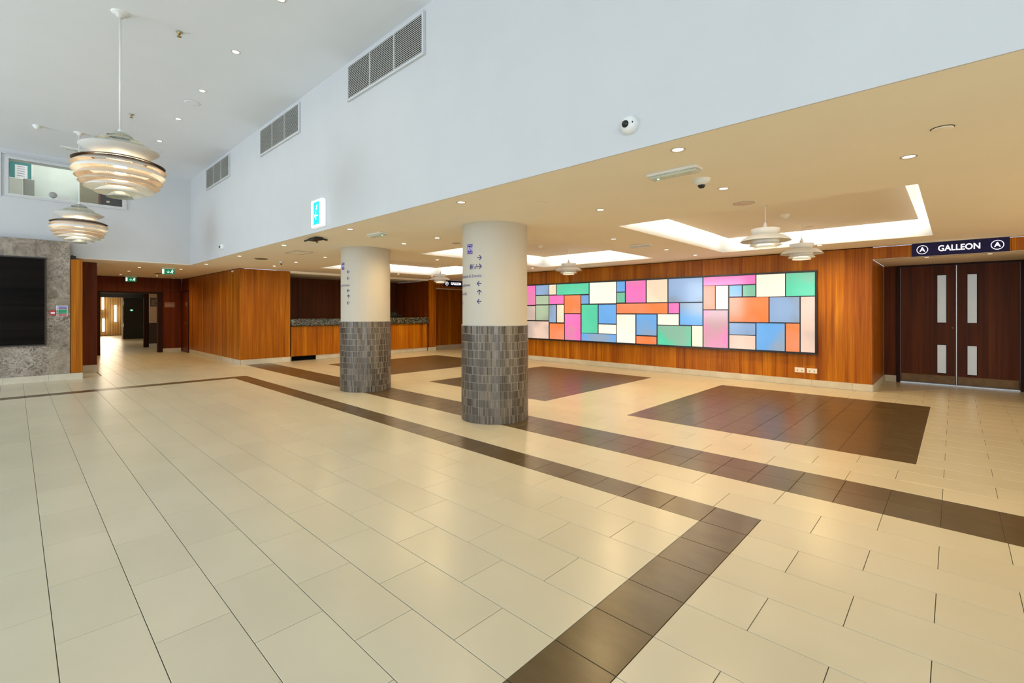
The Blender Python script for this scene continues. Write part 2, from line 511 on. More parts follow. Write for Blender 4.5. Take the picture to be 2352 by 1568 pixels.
# solid timber block left of the bar
panelled('wall_block_front', 'y', 4.05, -1, -18.80, -13.60, .13, ZC-.012, M['wood'], joints=[-17.6, -16.4, -15.2, -14.4], back=.08)
panelled('wall_block_side', 'x', -13.60, 1, 4.068, 5.33, .13, ZC-.012, M['wood'], joints=[4.69])
struct('wall_block', M['wood_dark'], -20.0, -13.70, 4.15, 5.33, 0, ZC)
struct('trim_4', M['void'], -18.8, -13.61, 4.06, 4.16, ZC-.014, ZC)
baseboard('baseboard_block_front', 'y', 4.062, -1, -18.78, -13.59, .13)
baseboard('baseboard_block_side', 'x', -13.612, 1, 4.05, 5.33, .13, first=4.69)
# bar recess
panelled('wall_bar_back', 'x', -15.5, 1, 5.33, 10.16, 0, 2.48, M['wood_dark'], joints=[6.33, 7.25, 7.75, 9.0])
panelled('wall_bar_right', 'y', 10.10, -1, -15.62, -13.62, 0, 2.48, M['wood_far'], pitch=.45)
struct('trim_5', M['warm_ceil'], -15.6, -13.60, 5.33, 10.10, 2.48, 2.62)
# pier and doorway B
panelled('wall_pier', 'x', -13.58, 1, 10.10, 10.42, .12, ZC-.012, M['wood'])
struct('wall_pier_core', M['wood'], -14.1, -13.68, 10.11, 10.42, 0, ZC)
baseboard('baseboard_pier', 'x', -13.59, 1, 10.06, 10.43)
panelled('wall_pier_header', 'x', -13.60, 1, 10.42, 12.9, 2.24, ZC-.012, M['wood'], joints=[11.6])
struct('trim_6', M['warm_ceil'], -14.15, -13.62, 10.42, 12.9, 2.225, 2.30)
panelled('wall_doorway', 'x', -14.08, 1, 10.42, 12.9, .12, 2.24, M['wood'], pitch=.8)
baseboard('baseboard_doorway', 'x', -14.09, 1, 10.42, 12.9)
baseboard('baseboard_north', 'y', 12.91, -1, -14.08, -11.6)
baseboard('baseboard_return', 'x', -11.595, -1, YW, 12.9)
baseboard('baseboard_right_far', 'y', YW+.012, -1, 1.3, 6.0)
baseboard('baseboard_corridor_side', 'y', 1.315, 1, -19.8, -14.50)

# corridor end wall with its opening
XF = -19.8
panelled('wall_far_header', 'x', XF, 1, 1.32, 4.05, 2.06, ZC, M['wood_far'], joints=[2.3, 3.39], back=.2)
panelled('wall_far', 'x', XF, 1, 3.50, 4.06, .125, 2.06, M['wood_far'], back=.2)
struct('wall_far_jamb', M['door_edge'], XF-.2, XF+.01, 1.32, 1.885, 0, 2.06)
struct('trim_7', M['door_edge'], XF-.2, XF+.03, 3.37, 3.50, 0, 2.06)
struct('trim_8', M['door_edge'], XF-.2, XF+.02, 1.885, 3.37, 2.0, 2.06)
baseboard('baseboard_far', 'x', XF-.004, 1, 3.50, 4.06)
# south side of the corridor
panelled('wall_corridor', 'y', 1.32, 1, -19.8, -14.52, .125, ZC, M['wood_far'])
panelled('wall_corridor_end', 'x', -14.50, 1, .80, 1.325, .125, 2.45, M['wood_far'])
struct('trim_9', M['wood_far'], -14.62, -14.52, .8, 1.32, 2.45, ZC)
baseboard('baseboard_corridor', 'x', -14.505, 1, .98, 1.33, .17)

# marble wall with its slabs
XM = -13.33
mw = struct('wall_left', M['void'], -13.62, XM-.018, -7.0, .795, 0, 2.85)
zs = [.125, .70, 1.105, 1.68, 2.27, 2.85]
for i in range(5):
    ys = [.795, .30, -.62, -1.54, -2.46, -3.38, -4.3, -5.2, -6.1, -7.0] if i not in (1, 3) else [.795, -.16, -1.08, -2.0, -2.92, -3.84, -4.76, -5.68, -7.0]
    if i == 1: ys = [.795] + ys[1:]
    for b_, a_ in zip(ys, ys[1:]):
        box('slab', M['marble'], XM-.018, XM, a_+.0015, b_-.0015, zs[i]+.0015, zs[i+1]-.0015, mw)
baseboard('baseboard_left', 'x', XM-.002, 1, -7.0, .99, first=-7.0+.59)
# timber pier beside the marble
pm = struct('wall_left_pier', M['void'], -13.9, -13.362, .80, .985, .12, 2.49)
box('panel', M['wood'], -13.362, -13.345, .803, .988, .13, 2.487, pm)
box('panel', M['wood'], -13.9, -13.345, .985, .99, .13, 2.487, pm)

# hall: white upper walls, ceilings
YF, XH = 2.96, -13.60
wu = struct('wall_upper_right', M['white_wall'], XH-.2, 6.2, YF, YF+.2, ZC+.061, ZU+.1)
box('lower_edge', M['white_wall'], XH-.2, 6.2, YF, YF+.012, ZC, ZC+.061, wu)
WY0, WY1, WZ0, WZ1 = -.075, 1.69, 3.735, 4.43
wf = struct('wall_upper_left', M['white_wall'], XH-.2, XH, -7.0, WY0, 2.2, ZU+.1)
for b in ((WY1, YF, ZC+.0096, ZU+.1), (WY0, WY1, ZC+.0096, WZ0), (WY0, WY1, WZ1, ZU+.1)):
    box('wall_segment', M['white_wall'], XH-.2, XH, b[0], b[1], b[2], b[3], wf)
struct('ceiling', M['white_ceil'], XH-.2, 6.2, -7.2, YF+.1, ZU, ZU+.15)

# low ceiling with three coffers
COF = [(-3.24, -.235), (-7.65, -4.66), (-12.05, -9.10)]
CY0, CY1 = 5.48, 9.34
lc = MB()
xs = [-13.6] + [c for p in sorted(COF) for c in p] + [6.2]
lc.box(-13.6, 6.2, YF+.012, CY0, ZC, ZC+.0095)
lc.box(-13.6, 6.2, CY1, YW+.1, ZC, ZC+.0095)
for i in range(0, len(xs)-1, 2): lc.box(xs[i], xs[i+1], CY0, CY1, ZC, ZC+.0095)
lc.box(-20.1, -13.6, .80, 4.06, ZC, ZC+.0095)
lc.box(-14.2, -11.5, YW+.1, 13.0, ZC, ZC+.0095)
lowc = lc.build('ceiling', M['warm_ceil']); lowc['kind'] = FS
lowc.name = 'ceiling'
for (a, b) in COF:
    T = .05; zt = ZC + .50
    w_ = MB()
    w_.box(a-T, a, CY0-T, CY1+T, ZC+.01, zt); w_.box(b, b+T, CY0-T, CY1+T, ZC+.01, zt)
    w_.box(a, b, CY0-T, CY0, ZC+.01, zt); w_.box(a, b, CY1, CY1+T, ZC+.01, zt)
    w_.box(a-T, b+T, CY0-T, CY1+T, zt, zt+.03)
    w_.build('coffer_wall', M['white_ceil'], lowc)
    ra, rb, rc, rd = a+.19, b-.15, CY0+.22, CY1-.26
    box('coffer_raft', M['warm_ceil'], ra, rb, rc, rd, ZR, ZR+.035, lowc)
    # strip lamps lying on the raft's rim, shining out at the coffer walls
    zl = ZR + .075; p = P_COVE
    cx, cy = (ra+rb)/2, (rc+rd)/2; lx, ly = rb-ra-.1, rd-rc-.1
    lamp('AREA', (cx, rd-.03, zl), p*lx, CREAM, lx, (radians(90), 0, 0), .05, spread=radians(120))
    lamp('AREA', (cx, rc+.03, zl), p*lx, CREAM, lx, (radians(90), 0, pi), .05, spread=radians(120))
    lamp('AREA', (rb-.03, cy, zl), p*ly, CREAM, ly, (radians(90), 0, -pi/2), .05, spread=radians(120))
    lamp('AREA', (ra+.03, cy, zl), p*ly, CREAM, ly, (radians(90), 0, pi/2), .05, spread=radians(120))

# walls behind and beside the camera, with the hall's windows
def wall_windows(name, axis, at, a0, a1, wins, wz0, wz1, n0):
    t = (at, at+.2) if at > 0 else (at-.2, at)
    parts = []; x = a0
    for (p, q) in wins:
        parts += [(x, p, 0, ZU), (p, q, 0, wz0), (p, q, wz1, ZU)]; x = q
    parts.append((x, a1, 0, ZU))
    m = MB()
    for (p, q, z0, z1) in parts:
        if axis == 'y': m.box(p, q, *t, z0, z1)
        else: m.box(*t, p, q, z0, z1)
    o = m.build(name, M['white_wall']); o['kind'] = FS
    for i, (p, q) in enumerate(wins):
        f = MB(); n = 4
        mid = (t[0]+t[1])/2; d = (mid-.03, mid+.03)
        def B(u0, u1, z0, z1):
            f.box(u0, u1, *d, z0, z1) if axis == 'y' else f.box(*d, u0, u1, z0, z1)
        B(p, q, wz0, wz0+.06); B(p, q, wz1-.06, wz1)
        for j in range(n+1):
            c = p + (q-p)*j/n; B(max(p, c-.03), min(q, c+.03), wz0+.06, wz1-.06)
        fr = f.build('window_%d' % (n0+i), M['white']); fr['kind'] = FS
        if axis == 'y': box('pane', M['glass'], p+.03, q-.03, mid-.004, mid+.004, wz0+.05, wz1-.05, fr)
        else: box('pane', M['glass'], mid-.004, mid+.004, p+.03, q-.03, wz0+.05, wz1-.05, fr)
wall_windows('wall_front', 'y', -7.0, -13.8, 6.2, [(-11.5, -7.5), (-6, -2), (-.5, 3.5)], 1.0, 4.0, 2)
wall_windows('wall_side', 'x', 6.0, -7.0, 4.2, [(-6.0, -2.6)], 1.0, 4.0, 5)
# unseen opening and foyer, added to bring warm side light into the lobby
struct('wall_side_header', M['white_wall'], 6.0, 6.2, 4.2, 9.6, 2.36, ZU)
struct('wall_side_end', M['white_wall'], 6.0, 6.2, 9.6, 13.0, 0, ZU)
struct('floor_added_foyer', M['base'], 6.2, 11, 4.0, 9.8, -.12, -.001)
struct('wall_added_foyer', M['cream'], 11, 11.1, 4.0, 9.8, 0, 2.5)
struct('wall_added_foyer_left', M['cream'], 6.2, 11, 3.9, 4.0, 0, 2.5)
struct('wall_added_foyer_right', M['cream'], 6.2, 11, 9.8, 9.9, 0, 2.5)
struct('ceiling_added_foyer', M['warm_ceil'], 6.2, 11, 3.9, 9.9, 2.5, 2.6)
lamp('AREA', (6.1, 6.9, 1.25), P_ADDED_FOYER, (1.0, .80, .52), 5.2, (radians(90), 0, radians(90)), 2.1)  # warm fill lamp standing in the added opening

# ------------------------------------------------------------------ upper window and the office seen through it
wn = MB(); f = .05
for b in ((WY0-f, WY1+f, WZ0-f, WZ0), (WY0-f, WY1+f, WZ1, WZ1+f), (WY0-f, WY0, WZ0, WZ1), (WY1, WY1+f, WZ0, WZ1)):
    wn.box(XH-.02, XH+.022, *b)
for b in ((WY0-.10, WY1+.10, WZ1+.085, WZ1+.10), (WY0-.115, WY0-.10, WZ0-.06, WZ1+.10)):
    wn.box(XH-.02, XH+.030, *b)
win = wn.build('window_1', M['white_wall']); win['kind'] = FS
box('window_sill', M['white'], XH-.19, XH+.02, WY0, WY1, WZ0-.012, WZ0+.008, win)
box('pane', M['glass'], XH-.105, XH-.099, WY0, WY1, WZ0, WZ1, win)
M['office'] = plain('office_mint_wall', (.62, .70, .66), .8)
xo = XH-.2
struct('wall_office_back', M['office'], xo-2.0, xo-1.95, -1.0, 2.9, 3.0, 5.3)
struct('wall_office_left', M['office'], xo-2, xo, -1.05, -1.0, 3.0, 5.3)
struct('wall_office_right', M['office'], xo-2, xo, 2.9, 2.95, 3.0, 5.3)
struct('floor_office', M['office'], xo-2, xo, -1, 2.9, 2.95, 3.0)
struct('ceiling_office', M['office'], xo-2, xo, -1, 2.9, 5.3, 5.35)
struct('wall_office_front', M['office'], xo, xo+.05, -1.05, 2.95, ZU+.1, 5.35)
lamp('AREA', (xo-1.0, .9, 5.25), 24, (1, .98, .92), 1.2)
def onx(px, py, X):
    rx = -sin(TH) + cos(TH)*(px-1176)/FPX; ry = cos(TH) + sin(TH)*(px-1176)/FPX; rz = (713.6-py)/FPX
    t = X/rx; return (ry*t, H+rz*t)
def rect_on(X, px0, px1, py0, py1):
    a = onx(px0, (py0+py1)/2, X)[0]; b = onx(px1, (py0+py1)/2, X)[0]
    z1 = onx((px0+px1)/2, py0, X)[1]; z0 = onx((px0+px1)/2, py1, X)[1]
    return a, b, z0, z1
xb = xo - 1.90
a, b, z0, z1 = rect_on(xb, 22, 72, 372, 412)
nb = empty('notice_board', (xb, (a+b)/2, z0)); tag(nb, 'teal notice board with a pinned white sheet, behind the upper window', 'notice board')
M['board'] = plain('teal_board', (.03, .25, .25), .7)
M['paper'] = plain('white_paper', (.85, .86, .90), .7)
M['print'] = plain('violet_print', (.25, .22, .42), .7)
def local(o, name, mat, x0, x1, y0, y1, z0, z1, bv=0, sub=None):
    c = o.location
    return box(name, mat, x0-c.x, x1-c.x, y0-c.y, y1-c.y, z0-c.z, z1-c.z, sub or o, bv)
local(nb, 'board', M['board'], xb-.03, xb, a, b, z0, z1)
local(nb, 'board_frame', M['white'], xb-.03, xb+.01, b, b+.03, z0-.02, z1+.02)
local(nb, 'notice_sheet', M['paper'], xb, xb+.004, a+(b-a)*.24, b-(b-a)*.18, z0+.02, z1-.07)
for i in range(5):
    zz = z1-.10-i*(z1-z0-.14)/5
    local(nb, 'printed_line', M['print'], xb+.004, xb+.006, a+(b-a)*.34, b-(b-a)*.30, zz-.012, zz)
M['boxw'] = plain('archive_box_white', (.72, .72, .66), .7)
M['boxg'] = plain('cabinet_grey_green', (.30, .31, .27), .6)
a, b, z0, z1 = rect_on(xb+.5, 20, 53, 410, 452)
o = box('archive_box', M['boxw'], xb+.2, xb+.6, a, b, 3.0, z1, b=.01); tag(o, 'white archive box stack behind the upper window', 'box')
a, b, z0, z1 = rect_on(xb+.5, 53, 79, 413, 452)
o = box('filing_cabinet', M['boxg'], xb+.2, xb+.6, a+.01, b, 3.0, z1, b=.008); tag(o, 'grey-green filing cabinet beside the white box behind the upper window', 'cabinet')
M['olive'] = plain('olive_board', (.24, .22, .14), .7)
a, b, z0, z1 = rect_on(xb+.5, 184, 226, 414, 470)
o = box('storage_cabinet', M['olive'], xb+.2, xb+.6, a, b, 3.0, z1, b=.008); tag(o, 'olive brown storage cabinet behind the upper window, left of the black one', 'cabinet')
M['maroon'] = plain('maroon_edge', (.16, .02, .03), .6)
a, b, z0, z1 = rect_on(xb+.5, 226, 282, 430, 475)
bc = empty('black_cabinet', (xb+.4, (a+b)/2, 3.0)); tag(bc, 'black cabinet with maroon edges at the end of the upper window', 'cabinet')
local(bc, 'body', M['black'], xb+.2, xb+.6, a+.03, b-.03, 3.0, z1, .008)
local(bc, 'side_panel', M['maroon'], xb+.2, xb+.62, a, a+.03, 3.0, z1+.01)
local(bc, 'side_panel', M['maroon'], xb+.2, xb+.62, b-.03, b, 3.0, z1+.01)
dr = empty('desk_clutter', (XH-.14, .66, WZ0+.008))
tag(dr, 'small grey-green desk fan lying on the sill of the upper window', 'fan')
m = MB(); m.lathe([(.001, -.02), (.06, -.018), (.066, 0), (.06, .018), (.001, .02)], 20, (0, -.10, .10), axis='x'); m.build('fan_head', M['grey'], dr)
m = MB(); m.lathe([(.001, 0), (.06, 0), (.06, .01), (.014, .02), (.014, .07), (.001, .07)], 16, (0, -.10, .0)); m.build('base', M['grey'], dr)
tag(box('paper_stack', M['boxw'], XH-.17, XH-.04, .63, .80, WZ0+.008, WZ0+.10, b=.004), 'small stack of cream papers on the sill of the upper window', 'papers')

# ------------------------------------------------------------------ columns
def txt_mesh(body, size, off=0.0):
    c = bpy.data.curves.new('lettering', 'FONT'); c.body = body; c.size = size; c.offset = off; c.resolution_u = 3
    o = bpy.data.objects.new('lettering', c); COL.objects.link(o)
    dg = bpy.context.evaluated_depsgraph_get(); dg.update()
    me = bpy.data.meshes.new_from_object(o.evaluated_get(dg))
    bpy.data.objects.remove(o); bpy.data.curves.remove(c)
    return me
def arrow_poly(s, d):
    """chevron arrow pointing +x, turned by d degrees: list of quads (flat xy)"""
    q = []
    def bar(x0, y0, x1, y1, t):
        dx, dy = x1-x0, y1-y0; L = math.hypot(dx, dy); nx, ny = -dy/L*t/2, dx/L*t/2
        q.append([(x0+nx, y0+ny), (x0-nx, y0-ny), (x1-nx, y1-ny), (x1+nx, y1+ny)])
    t = s*.17
    bar(-s*.5, 0, s*.42, 0, t); bar(s*.5, 0, 0, s*.5, t); bar(s*.5, 0, 0, -s*.5, t)
    c, n = cos(radians(d)), sin(radians(d))
    return [[(x*c-y*n, x*n+y*c) for x, y in p] for p in q]
def wrap(m, polys, R, a_deg, z):
    for p in polys:
        vs = []
        # split long quads so they follow the curve
        for x, y in p:
            a = radians(a_deg) + x/R; vs.append((R*cos(a), R*sin(a), z+y))
        m.add(vs, [tuple(range(len(vs)))])
def wrap_text(m, body, size, R, a_deg, z, off=0):
    me = txt_mesh(body, size, off)
    vs = []
    for v in me.vertices:
        a = radians(a_deg) + v.co.x/R; vs.append((R*cos(a), R*sin(a), z + v.co.y))
    m.add(vs, [tuple(p.vertices) for p in me.polygons])
    bpy.data.meshes.remove(me)
def rect(x0, x1, y0, y1, n=4):
    return [[(x0+(x1-x0)*i/n, y0), (x0+(x1-x0)*(i+1)/n, y0), (x0+(x1-x0)*(i+1)/n, y1), (x0+(x1-x0)*i/n, y1)] for i in range(n)]
def column(x, y, label, arrows, lines, icons):
    R = .436
    t = empty('column', (x, y, 0)); tag(t, label, 'column', kind='thing')
    m = MB(); m.lathe([(R-.004, 1.21), (R-.004, ZC-.001)], 96); m.build('shaft', M['cream'], t)
    m = MB(); m.lathe([(R-.004, 1.232), (R+.004, 1.232), (R+.004, 0), (R-.004, 0)], 120); m.build('tile_bed', M['mosaic_grout'], t)
    m = MB(); nt = 118; rh = 1.228/12
    for r in range(12):
        for i in range(nt):
            a0 = 2*pi*(i+.11)/nt; a1 = 2*pi*(i+.89)/nt
            z0 = r*rh+.0022; z1 = (r+1)*rh-.0022; Ro = R+.010; Ri = R+.003
            c0, s0, c1, s1 = cos(a0), sin(a0), cos(a1), sin(a1)
            vs = [(Ri*c0, Ri*s0, z0), (Ro*c0, Ro*s0, z0), (Ro*c1, Ro*s1, z0), (Ri*c1, Ri*s1, z0), (Ri*c0, Ri*s0, z1), (Ro*c0, Ro*s0, z1), (Ro*c1, Ro*s1, z1), (Ri*c1, Ri*s1, z1)]
            m.add(vs, [(1, 2, 6, 5), (0, 1, 5, 4), (2, 3, 7, 6), (4, 5, 6, 7), (3, 2, 1, 0)])
    tag(m.build('tile', M['mosaic'], t), 'narrow taupe upright tiles', kind='stuff')
    m = MB(); m.lathe([(R-.006, 1.226), (R+.011, 1.226), (R+.011, 1.236), (R-.006, 1.238)], 96); m.build('edge_trim', M['grey'], t)
    RS = R - .0015
    m = MB(); wrap(m, rect(-.052, .052, -.062, .062), RS, -92.5, 2.207); m.build('logo_panel', M['logo'], t)
    m = MB(); wrap_text(m, 'RN', .070, RS+.0012, -92.5-5.2, 2.184, .0012)
    for b in (rect(-.040, .040, .046, .050), rect(-.040, .040, -.050, -.046), rect(-.040, -.036, -.046, .046, 1), rect(.036, .040, -.046, .046, 1)): wrap(m, b, RS+.0012, -92.5, 2.207)
    m.build('logo', M['logo_light'], t)
    for z, d in arrows:
        m = MB(); wrap(m, arrow_poly(.062, d), RS, -71.5, z); m.build('arrow', M['ink'], t)
    for z, s in lines:
        m = MB(); wrap_text(m, s, .058 if '& E' in s else .050, RS, -133, z-.016, .0008); m.build('lettering', M['ink_soft'], t)
    if icons:
        m = MB(); z = 1.98
        def fig(u, skirt):
            out = [[(u+.007*cos(k*pi/4), .026+.007*sin(k*pi/4)) for k in range(8)]]
            if skirt: out.append([(u-.014, -.014), (u+.014, -.014), (u+.006, .018), (u-.006, .018)]); out += rect(u-.006, u-.001, -.035, -.014, 1) + rect(u+.001, u+.006, -.035, -.014, 1)
            else: out += rect(u-.009, u+.009, -.008, .018, 1) + rect(u-.008, u-.001, -.035, -.008, 1) + rect(u+.001, u+.008, -.035, -.008, 1)
            return out
        P = fig(-.145, False) + fig(-.115, True) + rect(-.129, -.127, -.035, .033, 1)
        # wheelchair user and baby-change figure
        for k in range(10):
            a0, a1 = -2.6+k*.38, -2.6+(k+1)*.38; u = -.082
            P.append([(u+.017*cos(a0), -.016+.017*sin(a0)), (u+.017*cos(a1), -.016+.017*sin(a1)), (u+.012*cos(a1), -.016+.012*sin(a1)), (u+.012*cos(a0), -.016+.012*sin(a0))])
        P += rect(-.085, -.080, -.008, .020, 1) + rect(-.085, -.068, -.010, -.005, 1) + [[(-.083+.006*cos(k*pi/4), .028+.006*sin(k*pi/4)) for k in range(8)]]
        u = -.042
        P += [[(u+.006*cos(k*pi/4), .024+.006*sin(k*pi/4)) for k in range(8)], [(u-.018, -.030), (u-.011, -.030), (u+.004, .012), (u-.004, .012)]]
        P += rect(u-.018, u+.014, -.004, .001, 1) + rect(u+.006, u+.018, -.028, -.020, 1)
        wrap(m, P, RS, -71.5, z); m.build('pictogram', M['ink'], t)
    return t
column(-4.486, 4.423, 'round cream column nearest the viewer, toilet pictograms on its sign, taupe tiles below',
       [(2.09, 0), (1.98, 0), (1.763, 180), (1.653, 90), (1.538, 180)],
       [(2.075, 'Bar'), (1.965, 'WC'), (1.86, 'Conference & Events'), (1.75, 'Meeting Rooms'), (1.64, 'Hotel & Lift'), (1.53, 'Hotel')], True)
column(-7.842, 4.416, 'farther round cream column in front of the bar counter, taupe tiles below',
       [(2.10, 180), (1.99, 180), (1.773, 180), (1.67, 90), (1.558, 180)],
       [(2.085, 'Reception'), (1.865, 'Conference & Events'), (1.765, 'Meeting'), (1.66, 'Rooms'), (1.55, 'Lift')], False)

# ------------------------------------------------------------------ light box
def ony(px, py, Yp):
    rx = -sin(TH) + cos(TH)*(px-1176)/FPX; ry = cos(TH) + sin(TH)*(px-1176)/FPX; rz = (713.6-py)/FPX
    t = Yp/ry; return (rx*t, H+rz*t)
LY = YW - .075
LX0, LX1, LZ0, LZ1 = -10.33, -1.865, .603, 2.178
lb = empty('light_box', (0, 0, 0)); lb.location = ((LX0+LX1)/2, YW, LZ0)
tag(lb, 'long glowing light box of coloured glass rectangles on the teak wall', 'light box')
local(lb, 'back_box', M['black'], LX0+.02, LX1-.02, LY+.012, YW-.001, LZ0+.02, LZ1-.02)
fr = MB(); c = lb.location
for b in ((LX0, LX1, LZ0, LZ0+.028), (LX0, LX1, LZ1-.028, LZ1), (LX0, LX0+.028, LZ0+.028, LZ1-.028), (LX1-.028, LX1, LZ0+.028, LZ1-.028)):
    fr.box(b[0]-c.x, b[1]-c.x, LY-.012-c.y, YW-.002-c.y, b[2]-c.z, b[3]-c.z)
fr.build('frame', M['black'], lb)
MODX = [(-3.955, -1.89), (-6.085, -3.975), (-8.222, -6.105), (-10.30, -8.242)]
# per module: colour and zoomed-pixel corners (x0, x1, y0, y1) measured on the photograph
MODS = [
 [('pink', 1366, 1735, 222, 287), ('white', 1741, 1944, 210, 373), ('green', 1950, 2157, 200, 369), ('orange', 1366, 1449, 293, 467), ('cream', 1453, 1541, 292, 467),
  ('blue', 1549, 1638, 290, 373), ('green', 1645, 1734, 288, 371), ('orange', 1549, 1827, 378, 560), ('greyblue', 1834, 2047, 375, 563), ('rose', 2054, 2157, 372, 783),
  ('mauve', 1366, 1540, 472, 747), ('greyblue', 1549, 1734, 567, 653), ('rose', 1549, 1734, 657, 757), ('blue', 1741, 1942, 568, 768), ('orange', 1949, 2047, 570, 776)],
 [('blue', 748, 806, 262, 338), ('green', 748, 806, 343, 418), ('pink', 813, 953, 256, 418), ('cream', 960, 1107, 249, 416), ('greyblue', 1114, 1355, 238, 414),
  ('orange', 748, 1108, 424, 498), ('pink', 1115, 1188, 422, 497), ('blue', 1195, 1355, 420, 584), ('white', 748, 880, 505, 714), ('blue', 887, 1030, 505, 660),
  ('orange', 887, 1029, 667, 721), ('white', 1038, 1187, 503, 583), ('green', 1037, 1273, 589, 735), ('cream', 1280, 1355, 590, 739)],
 [('cream', 264, 313, 282, 354), ('green', 318, 545, 272, 353), ('white', 551, 739, 264, 421), ('pink', 264, 368, 360, 424), ('orange', 373, 487, 359, 494),
  ('blue', 492, 545, 358, 423), ('greyblue', 264, 312, 431, 563), ('cream', 319, 368, 430, 563), ('green', 494, 609, 429, 643), ('blue', 615, 739, 428, 572),
  ('white', 615, 739, 578, 648), ('orange', 267, 370, 570, 682), ('pink', 375, 487, 499, 689), ('blue', 493, 739, 648, 706)],
]
def zx(px): return 1180 + px*760/2352
def zy(py): return 560 + py*760/2352
def pane(col, x0, x1, z0, z1):
    local(lb, 'pane', PM[col], x0+.003, x1-.003, LY, LY+.012, z0+.003, z1-.003, .003)
for mod, lst in zip(MODX, MODS):
    # collect raw rectangles on the plane, then snap the outer ones to the module frame
    raw = []
    for (cn, a, b, t_, d) in lst:
        x0 = ony(zx(a), 700, LY)[0]; x1 = ony(zx(b), 700, LY)[0]
        xm = (a+b)/2
        z1_ = ony(zx(xm), zy(t_), LY)[1]; z0_ = ony(zx(xm), zy(d), LY)[1]
        raw.append([cn, x0, x1, z0_, z1_])
    xa = min(r[1] for r in raw); xb_ = max(r[2] for r in raw); za = min(r[3] for r in raw); zb = max(r[4] for r in raw)
    for cn, x0, x1, z0_, z1_ in raw:
        f = lambda v, p, q, P_, Q: P_ + (v-p)/(q-p)*(Q-P_)
        x0 = f(x0, xa, xb_, mod[0], mod[1]); x1 = f(x1, xa, xb_, mod[0], mod[1])
        z0_ = f(z0_, za, zb, LZ0+.034, LZ1-.034); z1_ = f(z1_, za, zb, LZ0+.034, LZ1-.034)
        if z0_ < LZ0+.075: z0_ = LZ0+.034
        if z1_ > LZ1-.075: z1_ = LZ1-.034
        pane(cn, x0, x1, z0_, z1_)
def at4(px): return ony(zx(px), 700, LY)[0]
x_m, x_r = at4(155), MODX[3][1]
for cn, x0, x1, z0, z1 in (('pink', at4(40), x_m-.012, 1.585, 2.144), ('greyblue', x_m+.012, x_r, 1.87, 2.144), ('palegreen', x_m+.012, x_r, 1.60, 1.845),
                           ('rose', at4(40), x_m-.012, 1.15, 1.56), ('palegreen', x_m+.012, x_r, 1.15, 1.575), ('rose', at4(40), x_r, .637, 1.125),
                           ('green', MODX[3][0], at4(40)-.024, 1.4, 2.144), ('orange', MODX[3][0], at4(40)-.024, .637, 1.376)):
    pane(cn, x0, x1, z0, z1)

# sockets
for i, (a, lab) in enumerate(((-2.238, 'white double socket plate nearer the light box centre, low on the teak wall'), (-2.036, 'white double socket plate next to the teak wall corner, low down'))):
    s_ = empty('wall_socket', (a+.085, YW-.001, .245)); tag(s_, lab, 'socket')
    pl = local(s_, 'plate', M['socket'], a, a+.165, YW-.012, YW-.0005, .245, .338, .003)
    for j in (0, 1):
        u = a+.022+j*.075
        local(s_, 'rocker_switch', M['white'], u+.018, u+.030, YW-.016, YW-.012, .312, .327, .001, pl)
        local(s_, 'socket_outlet', M['grey'], u+.012, u+.036, YW-.0135, YW-.012, .268, .300, 0, pl)

# ------------------------------------------------------------------ double doors
DY = 12.15
df = MB()
df.box(-.85, -.795, DY-.03, DY+.09, 0, 2.30); df.box(.842, .90, DY-.03, DY+.09, 0, 2.30); df.box(-.795, .842, DY-.02, DY+.09, 2.285, 2.315)
door = df.build('door_1', M['door_edge']); door['kind'] = FS
def leaf(x0, x1, w0, w1, hinge):
    m = MB(); z0, z1 = .03, 2.282; ya, yb = DY, DY+.05
    wz = [(.232, .768), (1.197, 2.099)]
    m.box(x0, w0, ya, yb, z0, z1); m.box(w1, x1, ya, yb, z0, z1)
    m.box(w0, w1, ya, yb, z0, wz[0][0]); m.box(w0, w1, ya, yb, wz[0][1], wz[1][0]); m.box(w0, w1, ya, yb, wz[1][1], z1)
    lf = m.build('door_leaf', M['wood_dark'], door)
    for a, b in wz:
        box('pane', M['glass_frost'], w0, w1, ya+.012, ya+.022, a, b, lf)
        g = MB(); e = .010
        g.box(w0-e, w0, ya-.004, ya+.002, a-e, b+e); g.box(w1, w1+e, ya-.004, ya+.002, a-e, b+e); g.box(w0, w1, ya-.004, ya+.002, a-e, a); g.box(w0, w1, ya-.004, ya+.002, b, b+e)
        g.build('glazing_bead', M['door_edge'], lf)
    box('kick_plate', M['kick'], x0+.015, x1-.015, ya-.003, ya+.001, .035, .185, lf)
    return lf
l1 = leaf(-.79, .018, -.243, -.118, -1)
l2 = leaf(.028, .838, .172, .296, 1)
box('door_seal', M['steel'], .0185, .0275, DY+.004, DY+.012, .03, 2.28, door)
box('pull_plate', M['steel'], .0195, .0265, DY-.006, DY+.004, 1.06, 1.46, l1)
m = MB(); m.lathe([(.001, 0), (.014, 0), (.014, -.012), (.001, -.012)], 16, (-.03, DY, 1.10), axis='y'); m.build('lock_cylinder', M['brass'], l1)
box('threshold', M['steel'], -.79, .84, DY-.02, DY+.03, .0, .012, door)

